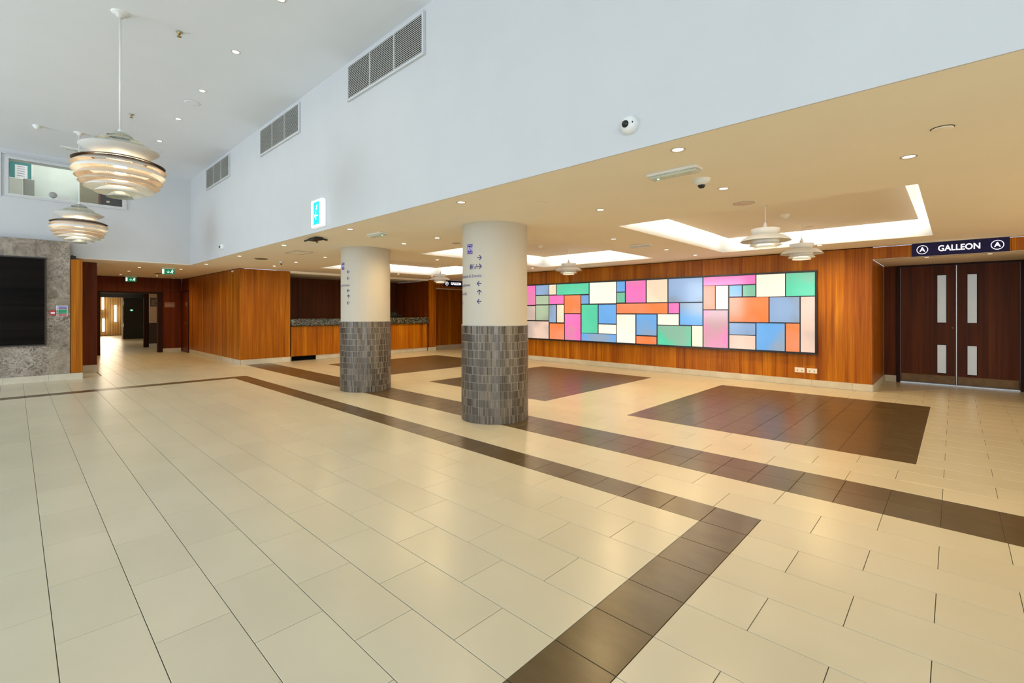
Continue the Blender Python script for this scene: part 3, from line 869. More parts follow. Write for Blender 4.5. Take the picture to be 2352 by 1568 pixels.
# ------------------------------------------------------------------ GALLEON signs
def text_obj(body, size, mat, parent, off, extr=.002, align='CENTER'):
    c = bpy.data.curves.new('lettering', 'FONT'); c.body = body; c.size = size; c.offset = off; c.extrude = extr
    c.align_x = align; c.align_y = 'CENTER'; c.resolution_u = 6; c.materials.append(mat)
    o = bpy.data.objects.new('lettering', c); COL.objects.link(o)
    dg = bpy.context.evaluated_depsgraph_get(); dg.update()
    me = bpy.data.meshes.new_from_object(o.evaluated_get(dg))
    bpy.data.objects.remove(o); bpy.data.curves.remove(c)
    if not me.materials: me.materials.append(mat)
    return link('lettering', me, parent)
def venue_sign(loc, rz, letter, label):
    t = empty('venue_sign', loc, rz); tag(t, label, 'sign', 'lit venue name signs')
    L, Hh = 1.125, .212
    m = MB(); m.box(-L/2, L/2, -.022, 0, -Hh/2, Hh/2); m.build('sign_panel', M['navy'], t)
    o = text_obj('GALLEON', .128, M['letter'], t, .0022); o.rotation_euler = (pi/2, 0, 0); o.location = (.005, -.025, .0); o.scale = (.86, 1, 1)
    for s in (-1, 1):
        m = MB(); u = s*.432
        m.lathe([(.064, -.0225), (.064, -.027), (.0715, -.027), (.0715, -.0225)], 40, (u, 0, 0), axis='y', smooth=False)
        m.build('letter_ring', M['letter'], t)
        o = text_obj(letter, .098, M['letter'], t, .0022); o.rotation_euler = (pi/2, 0, 0); o.location = (u, -.025, .001)
venue_sign((.042, YW+.0195-.001, 2.428), 0, 'A', 'navy sign reading GALLEON between two circled A letters over the double doors')
venue_sign((-13.599, 11.34, 2.425), pi/2, 'B', 'navy GALLEON sign behind the nearest column, on the header right of the bar')

# ------------------------------------------------------------------ bar counter
bar = empty('bar_counter', (-13.9, 7.7, 0)); tag(bar, 'long teak bar counter with a speckled granite top in the recess', 'counter')
B0, B1 = 5.345, 10.07
local(bar, 'worktop', M['granite'], -14.35, -13.52, B0, B1, .985, 1.195, .03)
local(bar, 'body', M['void'], -14.3, -13.64, B0, B1, .13, .985)
js = [5.36, 6.10, 7.35, 8.55, 9.43, 10.06]
for u, v in zip(js, js[1:]): fp = local(bar, 'front_panel', M['wood'], -13.64, -13.60, u+.003, v-.003, .13, .975)
local(bar, 'toe_recess', M['void'], -14.2, -13.75, 5.37, 6.07, 0, .13)
for u, v in ((5.345, 5.37), (6.07, 6.75), (6.75, 7.40), (7.40, 8.1), (8.1, 8.75), (8.75, 9.43), (9.43, 10.06)): local(bar, 'plinth_tile', M['base'], -13.64, -13.62, u+.002, v-.002, 0, .13)
m = MB(); m.lathe([(.001, .05), (.008, .05), (.008, -.05), (.001, -.05)], 10, (-13.58+13.9, 10.0-7.7, .93)); m.build('hook', M['steel'], fp)
till = empty('covered_till', (-14.05, 8.95, 1.195)); tag(till, 'low black covered till on the granite counter, right of the farther column', 'till')
m = MB(); m.bbox(-.18, .18, -.24, .24, 0, .10, .03); m.build('body', M['black'], till)
m = MB(); m.lathe([(.001, .21), (.07, .205), (.12, .17), (.15, .11), (.16, .09)], 20, (0, .02, 0)); m.build('cover', M['black'], till)
# doors in the back of the bar
dd = box('door_2', M['wood_dark'], -15.5, -15.485, 5.37, 6.31, 0, 2.08); dd['kind'] = FS

# ------------------------------------------------------------------ screen, call point, notices
scn = empty('wall_screen', (XM, -1.15, .72)); tag(scn, 'large black video screen hung on the brown marble wall', 'screen')
local(scn, 'casing', M['black'], XM+.001, XM+.055, -2.75, .445, .725, 2.485, .006)
local(scn, 'display', M['screen'], XM+.052, XM+.057, -2.72, .42, .75, 2.46)
cp = empty('call_point', (XM, .538, 1.375)); tag(cp, 'small red fire alarm call point on the marble beside the screen', 'fire alarm')
local(cp, 'housing', M['red'], XM, XM+.04, .494, .583, 1.33, 1.43, .008)
local(cp, 'push_plate', M['paper'], XM+.04, XM+.043, .508, .570, 1.363, 1.392)
fn = empty('fire_notice', (XM, .675, 1.41)); tag(fn, 'multicoloured fire action notice on the marble, right of the red call point', 'sign')
local(fn, 'plate', M['paper'], XM, XM+.006, .590, .757, 1.310, 1.525)
for nm, col, za, zb in (('blue', (.10, .14, .42), 1.487, 1.514), ('purple', (.24, .05, .26), 1.457, 1.484), ('green', (.02, .28, .13), 1.385, 1.450), ('green', (.03, .22, .11), 1.358, 1.383), ('red', (.48, .07, .07), 1.318, 1.350)):
    mt = plain('notice_'+nm, col, .5)
    local(fn, 'printed_band', mt, XM+.006, XM+.008, .620, .748, za, zb)
    local(fn, 'printed_symbol', mt, XM+.006, XM+.008, .597, .614, za+.004, zb-.004)

def plate(name, label, x0, x1, y0, y1, z0, z1, lines, face):
    o = empty(name, ((x0+x1)/2, (y0+y1)/2, z0)); tag(o, label, 'sign')
    mt = M.setdefault('plate', plain('brown_acrylic_plate', (.26, .11, .06), .4)); ml = M.setdefault('plate_line', plain('plate_lettering', (.52, .36, .26), .5))
    local(o, 'plate', mt, x0, x1, y0, y1, z0, z1)
    for i in range(lines):
        za = z1 - (z1-z0)*(i+.62)/lines
        if face == 'x': local(o, 'lettering', ml, x1, x1+.002, y0+.02, y1-.02-.03*(i % 2), za, za+(z1-z0)*.28/lines)
        else: local(o, 'lettering', ml, x0+.015, x1-.015, y0-.002, y0, za, za+(z1-z0)*.28/lines)
plate('wall_notice', 'brown four-line notice plate on the dark wall at the end of the corridor', XF, XF+.006, 3.55, 3.85, 1.54, 1.715, 4, 'x')

# ------------------------------------------------------------------ corridor door (on the block's front wall)
cdr = MB(); cdr.box(-19.76, -18.82, 4.045, 4.09, .005, 2.07)
cdoor = cdr.build('door_3', M['wood_far']); cdoor['kind'] = FS
f = MB(); f.box(-19.80, -19.76, 4.03, 4.14, 0, 2.11); f.box(-18.82, -18.80, 4.03, 4.14, 0, 2.11); f.box(-19.76, -18.82, 4.03, 4.14, 2.07, 2.11)
f.build('door_frame', M['door_edge'], cdoor)
box('over_panel', M['wood_far'], -19.80, -18.80, 4.055, 4.14, 2.11, ZC, cdoor)
m = MB(); m.tube([(-19.05, 4.045, 1.01), (-19.05, 3.99, 1.01), (-18.92, 3.99, 1.01)], .010); m.build('door_handle', M['steel'], cdoor)
plate('door_plate', 'small square sign plate on the corridor door by the timber block', -19.20, -19.05, 4.036, 4.044, 1.58, 1.71, 2, 'y')

# ------------------------------------------------------------------ far rooms beyond the opening
M['slatwood'] = wood_mat('pale_slat_timber', (.42, .24, .08), (.58, .36, .14), (.72, .48, .22), .5, .09)
M['curtain'] = plain('pale_curtain', (.62, .60, .44), .8)
M['dark_green'] = plain('dark_green_black', (.012, .016, .012), .35)
M['tan'] = plain('tan_wall', (.62, .42, .26), .7)
M['umber'] = plain('umber_dado', (.055, .026, .010), .5)
sw = struct('wall_slats', M['umber'], -35.2, -35.05, 1.2, 4.6, 0, 2.6)
for i in range(22):
    y = 1.9 + i*.11
    box('slat', M['slatwood'], -35.05, -35.0, y+.005, y+.103, .02, 2.58, sw)
struct('wall_far_left', M['slatwood'], -36, -20.02, 1.15, 1.2, 0, 2.6)
struct('wall_far_right', M['tan'], -36, -20.02, 5.3, 5.35, 0, 2.6)
struct('ceiling_far', M['white_ceil'], -36, -20.02, 1.2, 5.3, 2.45, 2.55)
struct('wall_far_end', M['tan'], -36.1, -35.9, 1.2, 5.3, 0, 2.6)
dbk = struct('wall_dark', M['dark_green'], -30.7, -30.4, 3.76, 4.70, 0, 2.5)
struct('trim_10', M['white'], -30.39, -30.36, 3.70, 3.745, 0, 2.1)
struct('trim_11', M['dark_green'], -23.1, -22.95, 1.2, 3.62, 1.92, 2.45)
struct('trim_12', M['door_edge'], -23.05, -22.9, 3.46, 3.61, 0, 2.45)
wr = struct('wall_tan', M['tan'], -23.0, -22.88, 3.61, 5.3, .95, 2.45)
struct('wall_dado', M['umber'], -23.0, -22.87, 3.61, 5.3, .14, .95)
baseboard('baseboard_tan', 'x', -22.875, 1, 3.61, 5.3, .14)
pic = empty('framed_picture', (-22.86, 3.9, 1.6)); tag(pic, 'sepia framed picture on the tan wall beyond the corridor opening', 'picture')
M['sepia'] = plain('sepia_print', (.20, .14, .09), .6, var=.6, scale=18)
local(pic, 'picture_frame', M['umber'], -22.88, -22.86, 3.65, 4.2, 1.60, 1.93)
local(pic, 'print', M['sepia'], -22.86, -22.855, 3.67, 4.18, 1.62, 1.91)
cu = MB()
for i in range(14):
    y = 4.72 + i*.042; x = -33.4 + .03*sin(i*1.9)
    cu.lathe([(.028, 1.0), (.028, 2.35)], 8, (x, y, 0))
tag(cu.build('curtain', M['curtain']), 'pale hanging curtain at the far end beyond the dark wall', 'curtain')
struct('wall_far_low', M['dark_green'], -33.6, -33.3, 4.70, 5.3, .12, 1.0)
M['tube'] = plain('tube_glow', (1, .95, .8), .5, emit=(1, .90, .66), es=7)
for (py, z0, z1, lab) in ((214.5, 1.50, 2.19, 'glowing vertical tube light on the slatted wall, upper of two in line'), (215.8, .26, .98, 'glowing vertical tube light on the slatted wall, lower of two in line'), (243.5, .80, 1.73, 'glowing vertical tube light beside the dark wall at the far end')):
    rx = -sin(TH) + cos(TH)*(py+22-1176)/FPX; ry = cos(TH) + sin(TH)*(py+22-1176)/FPX
    y = ry*(-34.9/rx)
    t = empty('tube_light', (-34.93, y, z0)); tag(t, lab, 'lamp', 'vertical tube lights on the slatted wall')
    m = MB(); m.lathe([(.001, 0), (.045, 0), (.045, z1-z0), (.001, z1-z0)], 14); m.build('tube', M['tube'], t)
    m = MB(); m.box(-.06, -.03, -.05, .05, -.02, z1-z0+.02); m.build('bracket', M['grey'], t)
    lamp('AREA', (-34.82, y, (z0+z1)/2), 12, CREAM, .12, (0, radians(-90), 0), (z1-z0))
lamp('AREA', (-27, 2.8, 2.42), P_CORRIDOR, CREAM, 2.0)
lamp('AREA', (-21.5, 2.8, 2.42), P_CORRIDOR*.35, CREAM, 1.2)
p = empty('door_sign', (-30.39, 4.1, 1.45)); tag(p, 'tiny green exit symbol on the dark wall beyond the opening', 'sign')
local(p, 'panel', M['exit_green'], -30.40, -30.385, 4.02, 4.16, 1.40, 1.50)
local(p, 'pictogram', M['exit_white'], -30.385, -30.38, 4.05, 4.12, 1.42, 1.48)

# ------------------------------------------------------------------ exit signs
def man(m, u, w_, s, yv):
    """running figure drawn from bars in the sign's plane"""
    def bar(x0, z0, x1, z1, t):
        dx, dz = x1-x0, z1-z0; L = math.hypot(dx, dz); nx, nz = -dz/L*t/2, dx/L*t/2
        q = [(x0+nx, z0+nz), (x0-nx, z0-nz), (x1-nx, z1-nz), (x1+nx, z1+nz)]
        m.add([(u+a*s, yv, w_+b*s) for a, b in q], [(0, 1, 2, 3)]); m.add([(u+a*s, yv, w_+b*s) for a, b in q[::-1]], [(0, 1, 2, 3)])
    bar(.0, .1, .12, .42, .16); bar(.0, .1, .2, -.12, .1); bar(.2, -.12, .12, -.42, .09); bar(.0, .1, -.2, -.2, .1); bar(-.2, -.2, -.42, -.22, .09)
    bar(.12, .38, .36, .2, .08); bar(.12, .38, -.12, .24, .08); bar(.12, .56, .24, .56, .13)
def exit_sign(loc, label):
    t = empty('exit_sign', loc, pi/2); tag(t, label, 'exit sign', 'green hanging exit signs in the corridor')
    m = MB(); m.bbox(-.15, .15, -.025, .025, -.03, .0, .006); m.build('housing', M['white'], t)
    m = MB(); m.box(-.14, .14, -.008, .008, -.165, -.03); m.build('sign_panel', M['exit_green'], t)
    m = MB(); m.add([(-.130, -.0095, -.155), (-.085, -.0095, -.155), (-.085, -.0095, -.040), (-.130, -.0095, -.040)], [(0, 1, 2, 3)])
    for q in arrow_poly(.06, -90): m.add([(x, -.0095, z-.097) for x, z in q], [(0, 1, 2, 3)])
    man(m, .078, -.103, .09, -.0095); m.build('pictogram', M['exit_white'], t)
exit_sign((-14.95, 2.76, ZC), 'green exit sign hanging nearer, under the corridor ceiling')
exit_sign((-19.55, 2.61, ZC), 'green exit sign hanging farther back, over the corridor opening')
t = empty('direction_sign', (-6.49, YF, 2.78)); tag(t, 'lit teal and white escape sign box on the white wall above the soffit', 'exit sign')
m = MB(); m.bbox(-.165, .165, -.07, 0, -.19, .195, .012); m.build('housing', M['teal_face'], t)
m = MB(); m.box(-.065, .105, -.073, -.069, -.155, .155); m.build('sign_panel', M['teal'], t)
m = MB()
for q in arrow_poly(.11, 180): m.add([(x+.02, -.075, z-.035) for x, z in q], [(0, 1, 2, 3)])
man(m, .03, .07, .085, -.075); m.build('pictogram', M['exit_white'], t)

# ------------------------------------------------------------------ ventilation grilles
sl = MB(); sl.add([(-.257, -.012, .0035), (.257, -.012, .0035), (.257, .006, .008), (-.257, .006, .008), (-.257, -.012, -.0065), (.257, -.012, -.0065), (.257, .006, .0055), (-.257, .006, .0055)],
                  [(0, 1, 2, 3), (7, 6, 5, 4), (0, 4, 5, 1), (1, 5, 6, 2), (2, 6, 7, 3), (3, 7, 4, 0)])
slat_me = sl.mesh('slat', M['louvre'])
for x0, lab in ((-5.647, 'largest, nearest three-section ventilation grille high on the white wall'), (-8.776, 'middle three-section ventilation grille high on the white wall'), (-12.122, 'farthest, smallest three-section ventilation grille high on the white wall')):
    W_ = 1.580; t = empty('ventilation_grille', (x0+W_/2, YF, 4.13)); tag(t, lab, 'vent', 'louvred grilles along the hall')
    m = MB(); m.box(-W_/2, W_/2, -.012, -.001, 0, .405); m.build('backing', M['louvre_back'], t)
    m = MB(); e = .028
    for b in ((-W_/2-e, W_/2+e, -e, 0), (-W_/2-e, W_/2+e, .405, .405+e), (-W_/2-e, -W_/2, 0, .405), (W_/2, W_/2+e, 0, .405)): m.box(b[0], b[1], -.03, -.001, b[2], b[3])
    for u in (-.263, .263): m.box(u-.007, u+.007, -.03, -.001, 0, .405)
    m.build('frame', M['white_wall'], t)
    for s_ in (-1, 0, 1):
        for i in range(19): link('slat', slat_me, t, (s_*.526, -.018, .012+i*.0212))

# ------------------------------------------------------------------ downlights
rg = MB(); rg.lathe([(.036, 0), (.040, -.004), (.050, -.004), (.053, 0)], 28); ring_me = rg.mesh('trim_ring', M['ring'])
ln = MB(); ln.lathe([(.0005, -.0015), (.036, -.0015)], 24); lens_me = ln.mesh('lens', M['lens']); 
ln = MB(); ln.lathe([(.0005, -.0015), (.036, -.0015)], 24); lens2_me = ln.mesh('lens', M['lens_cool'])
def downlight(x, y, z, label, group, power, color, sc=1.0, cool=False, spot=2.95):
    t = empty('downlight', (x, y, z)); tag(t, label, 'downlight', group)
    t.scale = (sc, sc, sc)
    link('trim_ring', ring_me, t); link('lens', lens2_me if cool else lens_me, t)
    if power: lamp('SPOT', (x, y, z-.02), power, color, .035, spot=spot, blend=1.0)
GL = 'recessed downlights in the low ceiling'
def dl(x, y, lab, power=P_DOWN): downlight(x, y, ZC, lab, GL, power, WARM)
row1 = [(-13.06, 'sixth'), (-10.66, 'fifth'), (-8.34, 'fourth'), (-6.04, 'third'), (-3.705, 'second'), (-1.40, 'first')]
for x, n in row1: dl(x, 3.165, 'recessed downlight, %s from the near end of the row by the white wall edge' % n, P_DOWN*.16)
row2 = [(-12.37, 'farthest, by the timber block'), (-11.05, 'second from the timber block'), (-9.57, 'just left of the farther column'), (-6.68, 'just right of the farther column'), (-5.785, 'between the two columns, nearer one'), (-2.86, 'first right of the nearest column'), (-1.541, 'second right of the nearest column'), (-.243, 'nearest the right edge of the picture')]
for x, n in row2: dl(x, 4.46, 'recessed downlight in the columns row, %s' % n, P_DOWN*.60)
for x, y, n in ((-8.26, 6.37, 'between the far and middle coffers'), (-3.87, 6.41, 'between the middle and near coffers, outer'), (-3.84, 8.19, 'between the middle and near coffers, inner'),
                (-12.31, 8.02, 'between the far coffer and the bar'), (-12.29, 9.27, 'by the pier right of the bar'), (-8.03, 9.30, 'over the left end of the light box'), (-3.79, 9.38, 'over the middle of the light box'), (-1.68, 9.44, 'over the right end of the light box')):
    dl(x, y, 'recessed downlight %s' % n)
for x, y, n in ((-15.32, 2.22, 'nearest on the left'), (-16.97, 2.22, 'middle on the left'), (-18.67, 2.25, 'farthest on the left'), (-18.5, 3.12, 'farthest on the right'), (-15.15, 3.08, 'nearest on the right')):
    downlight(x, y, ZC, 'recessed downlight in the corridor ceiling, %s' % n, 'recessed downlights in the corridor', P_DOWN*.5, WARM)
for x, y, n in ((-.339, 10.50, 'left'), (.405, 10.56, 'right')):
    downlight(x, y, 2.32, 'small downlight in the door recess under the %s end of the sign' % n, 'downlights over the double doors', P_RECESS, WARM, .8)
up = [(-5.04, 'nearest, at the very top of the picture'), (-6.47, 'second nearest'), (-7.97, 'third nearest'), (-9.43, 'third from the far end'), (-10.91, 'second from the far end'), (-12.38, 'farthest')]
for x, n in up: downlight(x, 1.88, ZU, 'recessed spot in the high hall ceiling, %s' % n, 'recessed spots in the high hall ceiling', P_DOWN_UP, CREAM, 1.0, True)

# ------------------------------------------------------------------ ceiling and wall fittings
def disc(name, label, cat, x, y, z, r, h, mat, group=None, rim=None):
    t = empty(name, (x, y, z)); tag(t, label, cat, group)
    m = MB(); m.lathe([(.001, -h), (r*.82, -h), (r, -h*.6), (r, 0)], 32); m.build('body', mat, t)
    m = MB(); m.lathe([(r, -.001), (r, -h*.5), (r*1.10, -.001)], 32); m.build('rim', rim or M['ring'], t)
    return t
disc('ceiling_speaker', 'pinkish round flush loudspeaker in the low ceiling before the near coffer', 'speaker', -1.60, 5.22, ZC, .095, .006, plain('pinkish_cover', (.74, .60, .55), .7), rim=M['grey'])
disc('ceiling_cover', 'cream round cover plate near the right edge of the low ceiling', 'cover plate', -.055, 3.905, ZC, .052, .008, M['warm_ceil'], rim=M['umber'])
disc('ceiling_cover', 'faint cream round cover plate above the nearest column', 'cover plate', -3.116, 3.766, ZC, .045, .006, M['warm_ceil'])
disc('ceiling_cover', 'small grey disc in the low ceiling just left of the nearest column', 'cover plate', -6.0, 5.02, ZC, .07, .008, M['grey'])
disc('ceiling_cover', 'small dark-rimmed disc on the near coffer raft, by its rear pendant', 'cover plate', -1.704, 8.73, ZR, .05, .006, M['warm_ceil'], rim=M['umber'])
disc('ceiling_speaker', 'white round speaker in the high hall ceiling, between second and third spots', 'speaker', -8.54, 1.88, ZU, .11, .006, M['white_ceil'], 'hall ceiling speakers', rim=M['white'])
disc('ceiling_speaker', 'white round speaker in the high hall ceiling, beside the fifth spot', 'speaker', -11.63, 1.94, ZU, .11, .006, M['white_ceil'], 'hall ceiling speakers', rim=M['white'])
def detector(x, y, z, label, group='smoke detectors', mat=None):
    t = empty('smoke_detector', (x, y, z)); tag(t, label, 'smoke detector', group); mat = mat or M['socket']
    m = MB(); m.lathe([(.001, -.028), (.055, -.028), (.056, 0)], 28); m.build('base', mat, t)
    m = MB(); m.lathe([(.001, -.062), (.022, -.060), (.034, -.045), (.045, -.030), (.045, -.026)], 28); m.build('sensor_head', mat, t)
detector(-1.72, 7.37, ZR, 'cream smoke detector on the near coffer raft between two pendants')
detector(-6.20, 7.43, ZR, 'cream smoke detector on the middle coffer raft')
detector(-11.54, .27, ZU, 'white smoke detector on the high hall ceiling, above the upper window', mat=M['white'])
for x, y, n in ((-6.472, 1.30, 'nearer'), (-9.75, 1.31, 'farther')):
    t = empty('sprinkler_head', (x, y, ZU)); tag(t, '%s dark metal sprinkler head on the high hall ceiling' % n, 'sprinkler', 'hall ceiling sprinklers')
    m = MB(); m.lathe([(.001, -.006), (.035, -.006), (.038, 0)], 24); m.build('rose', M['grey'], t)
    m = MB(); m.lathe([(.001, -.03), (.016, -.03), (.016, 0)], 14); m.lathe([(.001, -.058), (.024, -.058), (.024, -.054), (.001, -.054)], 18)
    m.tube([(.013, 0, -.03), (.018, 0, -.045), (.003, 0, -.056)], .003, 6); m.tube([(-.013, 0, -.03), (-.018, 0, -.045), (-.003, 0, -.056)], .003, 6); m.build('nozzle', M['brass'], t)
def batten(x0, x1, y0, y1, z, label, led=None):
    t = empty('emergency_light', ((x0+x1)/2, (y0+y1)/2, z)); tag(t, label, 'emergency light')
    w_, d_ = (x1-x0)/2, (y1-y0)/2
    m = MB(); m.bbox(-w_, w_, -d_, d_, -.022, 0, .006); m.build('housing', M['white'], t)
    k_ = M.setdefault('diffuser', plain('ribbed_diffuser', (.62, .66, .58), .25))
    m = MB(); m.bbox(-w_*.94, w_*.94, -d_*.72, d_*.72, -.040, -.020, .010)
    for i in range(9 if w_ > d_ else 0): m.box(-w_*.9+i*w_*.2, -w_*.9+i*w_*.2+.006, -d_*.73, d_*.73, -.042, -.021)
    m.build('diffuser', k_, t)
    if led is not None:
        m = MB(); m.lathe([(.001, -.046), (.008, -.044), (.010, -.038)], 12, (led*w_, 0, 0)); m.build('indicator', M['green_led'], t)
batten(-1.845, -1.43, 3.56, 3.70, ZC, 'ribbed emergency light with a green indicator, beside the dome camera', -.65)
batten(-6.27, -5.90, 3.54, 3.68, ZC, 'emergency light with a green indicator above the farther column', .7)
batten(-4.08, -3.69, 7.26, 7.36, ZC, 'slim emergency light between the near and middle coffers')
batten(-12.70, -12.58, .62, 1.0, ZU, 'grey emergency batten on the high hall ceiling above the upper window')
def dome(x, y, z, label, R=.045):
    t = empty('dome_camera', (x, y, z)); tag(t, label, 'security camera')
    m = MB(); m.lathe([(.001, -.05), (R*.55, -.05), (R*.95, -.035), (R*1.15, -.012), (R*1.2, 0)], 28); m.build('housing', M['white'], t)
    m = MB(); m.lathe([(.001, -.078), (R*.3, -.074), (R*.48, -.060), (R*.5, -.049)], 22); m.build('dome', M['black'], t)
dome(-1.57, 4.02, ZC, 'white dome camera on the low ceiling beside the ribbed emergency light', .062)
dome(-11.10, 4.15, ZC, 'tiny dome camera on the low ceiling by the round grille', .04)
def wall_dome(x, z, R, label):
    t = empty('wall_camera', (x, YF, z)); tag(t, label, 'security camera', 'round cameras on the white wall')
    m = MB(); m.lathe([(R, 0), (R*1.0, -.02), (R*.86, -.040), (R*.5, -.056), (.001, -.058)], 36, axis='y'); hs = m.build('housing', M['white'], t)
    m = MB(); m.lathe([(R*.40, -.050), (R*.40, -.064), (R*.30, -.076), (.001, -.082)], 28, (-R*.10, 0, -.003), axis='y'); m.build('lens_dome', M['black'], t)
    m = MB(); m.lathe([(.001, -.051), (R*.12, -.050), (R*.12, -.044)], 14, (R*.62, 0, .002), axis='y'); m.build('sensor', M['black'], hs)
    m = MB(); m.lathe([(R*.46, -.052), (R*.46, -.060), (R*.40, -.060)], 28, (-R*.10, 0, -.003), axis='y'); m.build('lens_ring', M['lamp_white'], hs)
wall_dome(-1.652, 2.715, .063, 'white round camera with a black lens, nearer, above the soffit edge')
wall_dome(-10.98, 2.738, .060, 'small white round camera far along the white wall above the soffit')
# hatch, grille, dark bracket in the low ceiling
t = empty('access_hatch', (-9.18, 3.76, ZC)); tag(t, 'rectangular access hatch with a thin frame in the low ceiling', 'hatch')
m = MB(); m.box(-.26, .26, -.15, .15, -.004, 0); m.build('panel', M['warm_ceil'], t)
m = MB()
for b in ((-.275, .275, -.165, -.150), (-.275, .275, .150, .165), (-.275, -.26, -.15, .15), (.26, .275, -.15, .15)): m.box(b[0], b[1], b[2], b[3], -.007, 0)
m.build('frame', M['grey'], t)
t = empty('round_grille', (-10.83, 3.64, ZC)); tag(t, 'round brown-grey air grille in the low ceiling before the timber block', 'vent')
gm = plain('bronze_grille', (.20, .16, .08), .5)
m = MB(); m.lathe([(.001, -.003), (.10, -.003)], 30); m.build('backing', M['louvre_back'], t)
m = MB()
for r in (.025, .05, .075): m.lathe([(r, -.003), (r, -.014), (r+.012, -.014), (r+.012, -.003)], 30)
m.lathe([(.10, 0), (.10, -.016), (.125, -.010), (.13, 0)], 30); m.build('louvre_rings', gm, t)
t = empty('ceiling_projector_mount', (-7.12, 3.17, ZC)); tag(t, 'black splayed bracket on the low ceiling below the teal sign', 'bracket')
m = MB(); m.bbox(-.13, .13, -.06, .06, -.045, 0, .01); m.build('body', M['black'], t)
m = MB()
for s_ in (-1, 1):
    for q in (-1, 1): m.tube([(s_*.10, q*.04, -.02), (s_*.17, q*.10, -.045)], .014, 8)
m.build('foot', M['black'], t)
t = empty('air_slot', (-17.3, 3.0, ZC)); tag(t, 'small dark slotted vent in the corridor ceiling', 'vent')
m = MB(); m.box(-.12, .12, -.12, .12, -.004, 0); m.build('backing', M['louvre_back'], t)
m = MB()
for i in range(5): m.box(-.11, .11, -.11+i*.05, -.09+i*.05, -.010, -.004)
m.build('blade', gm, t)
# bracket cameras
def bullet(loc, rz, label, mat):
    t = empty('bracket_camera', loc, rz); t.scale = (.65, .65, .65); tag(t, label, 'security camera')
    m = MB(); m.lathe([(.001, 0), (.03, 0), (.03, .012), (.001, .012)], 16, axis='y'); m.tube([(0, .01, 0), (0, -.06, -.01), (.02, -.08, -.035)], .009, 8); m.build('arm', mat, t)
    m = MB(); m.lathe([(.001, -.07), (.028, -.07), (.030, -.06), (.030, .05), (.024, .06), (.001, .06)], 18, (.02, -.09, -.045), axis='x'); m.build('camera_body', mat, t)
    m = MB(); m.box(-.05, .10, -.125, -.055, -.012, -.008); m.build('sunshade', mat, t)
bullet((-13.36, .83, 2.56), radians(90), 'black bracket camera at the top corner of the marble wall', M['black'])
bullet((-14.0, 4.048, 2.50), 0, 'pale bracket camera at the top of the timber block', M['socket'])
disc('ceiling_cover', 'tiny white disc where corridor ceiling meets the dark end wall', 'cover plate', -19.3, 3.72, ZC, .06, .03, M['white'])

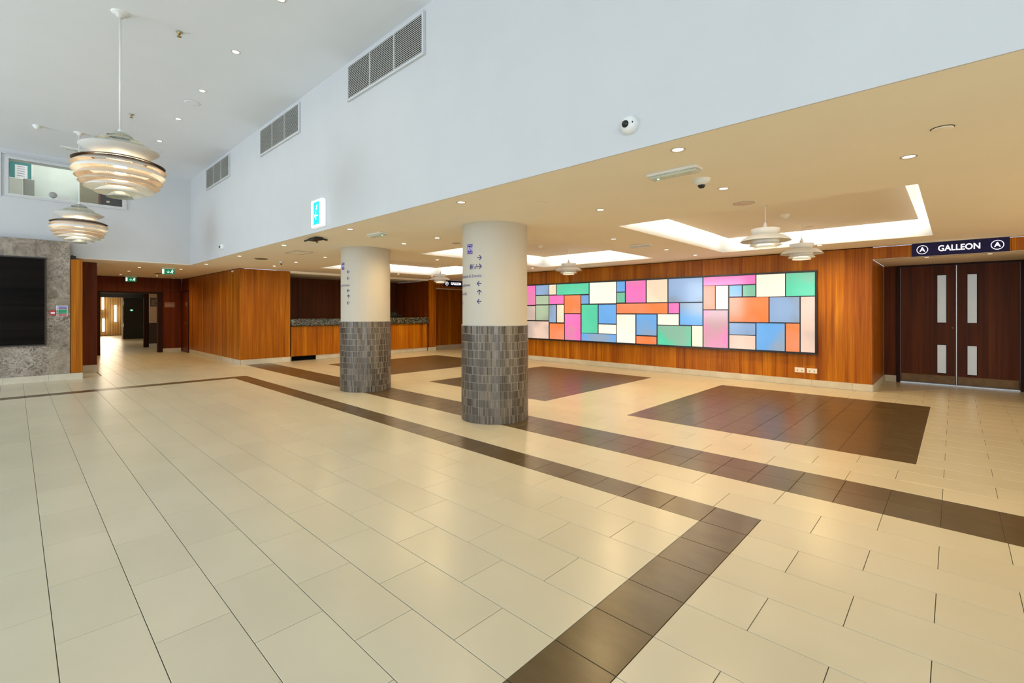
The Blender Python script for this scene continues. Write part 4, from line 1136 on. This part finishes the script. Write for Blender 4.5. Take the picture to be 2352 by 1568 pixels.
# ------------------------------------------------------------------ pendants
def ctrl(*p): return list(p)
def shade(name, prof, mat, parent, t=.0025, n=64):
    m = MB(); m.lathe(shell(prof, t), n); return m.build(name, mat, parent)
def arc(r0, z0, r1, z1, bow, k=6):
    """curved profile from one rim to the other, bulging outward/upward by bow"""
    out = []
    L = math.hypot(r1-r0, z1-z0); nx, nz = (z1-z0)/L, -(r1-r0)/L
    if nz < 0: nx, nz = -nx, -nz
    for i in range(k+1):
        s_ = i/k; b = bow*4*s_*(1-s_)
        out.append((r0+(r1-r0)*s_+nx*b, z0+(z1-z0)*s_+nz*b))
    return out
def snowball(x, y, label):
    t = empty('pendant_lamp', (x, y, ZU)); tag(t, label, 'pendant lamp', 'layered globe pendants in the hall')
    d = -ZU
    m = MB(); m.lathe([(.001, -.05), (.03, -.05), (.035, -.02), (.075, -.012), (.08, 0)], 28); m.build('ceiling_canopy', M['lamp_white'], t)
    m = MB(); m.tube([(0, 0, -.04), (0, 0, 3.35+d)], .011, 12); m.build('rod', M['lamp_white'], t)
    m = MB(); m.lathe([(.001, 3.37+d), (.018, 3.365+d), (.022, 3.335+d), (.001, 3.335+d)], 20); m.build('cap', M['lamp_white'], t)
    zz = lambda v: v + d
    shade('shade', arc(.020, zz(3.338), .112, zz(3.290), .010), M['lamp_grey'], t)
    shade('shade', arc(.085, zz(3.272), .208, zz(3.228), .010), M['lamp_grey'], t)
    shade('shade', arc(.175, zz(3.212), .312, zz(3.162), .010), M['lamp_grey'], t)
    shade('shade', arc(.342, zz(3.150), .165, zz(3.072), -.014) + [(.012, zz(3.070))], M['lamp_white'], t)
    shade('shade', arc(.235, zz(3.046), .395, zz(2.994), .008), M['lamp_brown'], t)
    shade('shade', arc(.240, zz(3.030), .405, zz(2.944), .014), M['lamp_shaded'], t)
    shade('shade', arc(.290, zz(2.962), .400, zz(2.882), .016), M['lamp_white'], t)
    shade('shade', arc(.255, zz(2.895), .372, zz(2.822), .016), M['lamp_shaded'], t)
    shade('shade', arc(.215, zz(2.840), .345, zz(2.768), .014), M['lamp_shaded'], t)
    shade('shade', arc(.160, zz(2.790), .300, zz(2.722), .014), M['lamp_white'], t)
    shade('shade', arc(.100, zz(2.745), .215, zz(2.678), .012), M['lamp_white'], t)
    shade('shade', arc(.030, zz(2.700), .115, zz(2.636), .010), M['lamp_grey'], t)  # bottom shade greyed for the weak light reaching it
    m = MB()
    for i in range(3):
        a = 2*pi*i/3; m.tube([(.12*cos(a), .12*sin(a), zz(3.28)), (.13*cos(a), .13*sin(a), zz(2.72))], .003, 6)
    m.build('strut', M['steel'], t)
    m = MB(); m.lathe([(.001, zz(3.03)), (.04, zz(3.02)), (.06, zz(2.96)), (.045, zz(2.89)), (.001, zz(2.87))], 20); m.build('bulb', M['bulb'], t)
    lamp('POINT', (x, y, 2.915), 9, (1, .82, .58), .07)
    lamp('POINT', (x, y, 3.055), 5, (1, .80, .52), .05)
snowball(-6.528, .782, 'large layered white globe pendant lamp, nearer and higher in the picture')
snowball(-11.458, .804, 'large layered white globe pendant lamp, farther back, above the marble wall')
def ph5(x, y, label):
    t = empty('pendant_lamp', (x, y, ZR)); tag(t, label, 'pendant lamp', 'small white pendants hung in the coffers')
    zz = lambda v: v - ZR
    m = MB(); m.lathe([(.001, -.018), (.035, -.016), (.045, 0)], 24); m.build('ceiling_canopy', M['lamp_white'], t)
    m = MB(); m.tube([(0, 0, -.01), (0, 0, zz(2.53))], .0055, 10); m.build('cord', M['lamp_white'], t)
    m = MB(); m.lathe([(.001, zz(2.535)), (.012, zz(2.53)), (.020, zz(2.50)), (.036, zz(2.45)), (.040, zz(2.435)), (.001, zz(2.435))], 24); m.build('cap', M['lamp_white'], t)
    shade('upper_shade', arc(.162, zz(2.447), .122, zz(2.372), -.012), M['lamp_white'], t)
    shade('main_shade', arc(.120, zz(2.378), .288, zz(2.292), .022, 8), M['lamp_white'], t)
    shade('inner_shade', arc(.150, zz(2.335), .152, zz(2.268), .004), M['lamp_white'], t)
    shade('lower_shade', arc(.130, zz(2.278), .182, zz(2.240), .006), M['lamp_white'], t)
    shade('lower_shade', arc(.095, zz(2.246), .128, zz(2.208), .006), M['lamp_white'], t)
    m = MB(); m.lathe([(.001, zz(2.240)), (.088, zz(2.238))], 28); m.build('diffuser', M['lens'], t)
    m = MB(); m.lathe([(.118, zz(2.268)), (.100, zz(2.300)), (.001, zz(2.305))], 28); m.build('light_stop', M['lamp_white'], t)  # disc added to stop the diffuser's light leaking upward
    lamp('SPOT', (x, y, 2.22), 14, (1, .80, .55), .08, spot=2.4)
ph5(-1.73, 6.47, 'small white tiered pendant under the near coffer, front one of two')
ph5(-1.715, 8.31, 'small white tiered pendant under the near coffer, rear one of two')
ph5(-6.109, 8.27, 'small white tiered pendant in front of the light box, middle coffer')
ph5(-10.58, 8.26, 'small white tiered pendant under the far coffer, by the bar pier')
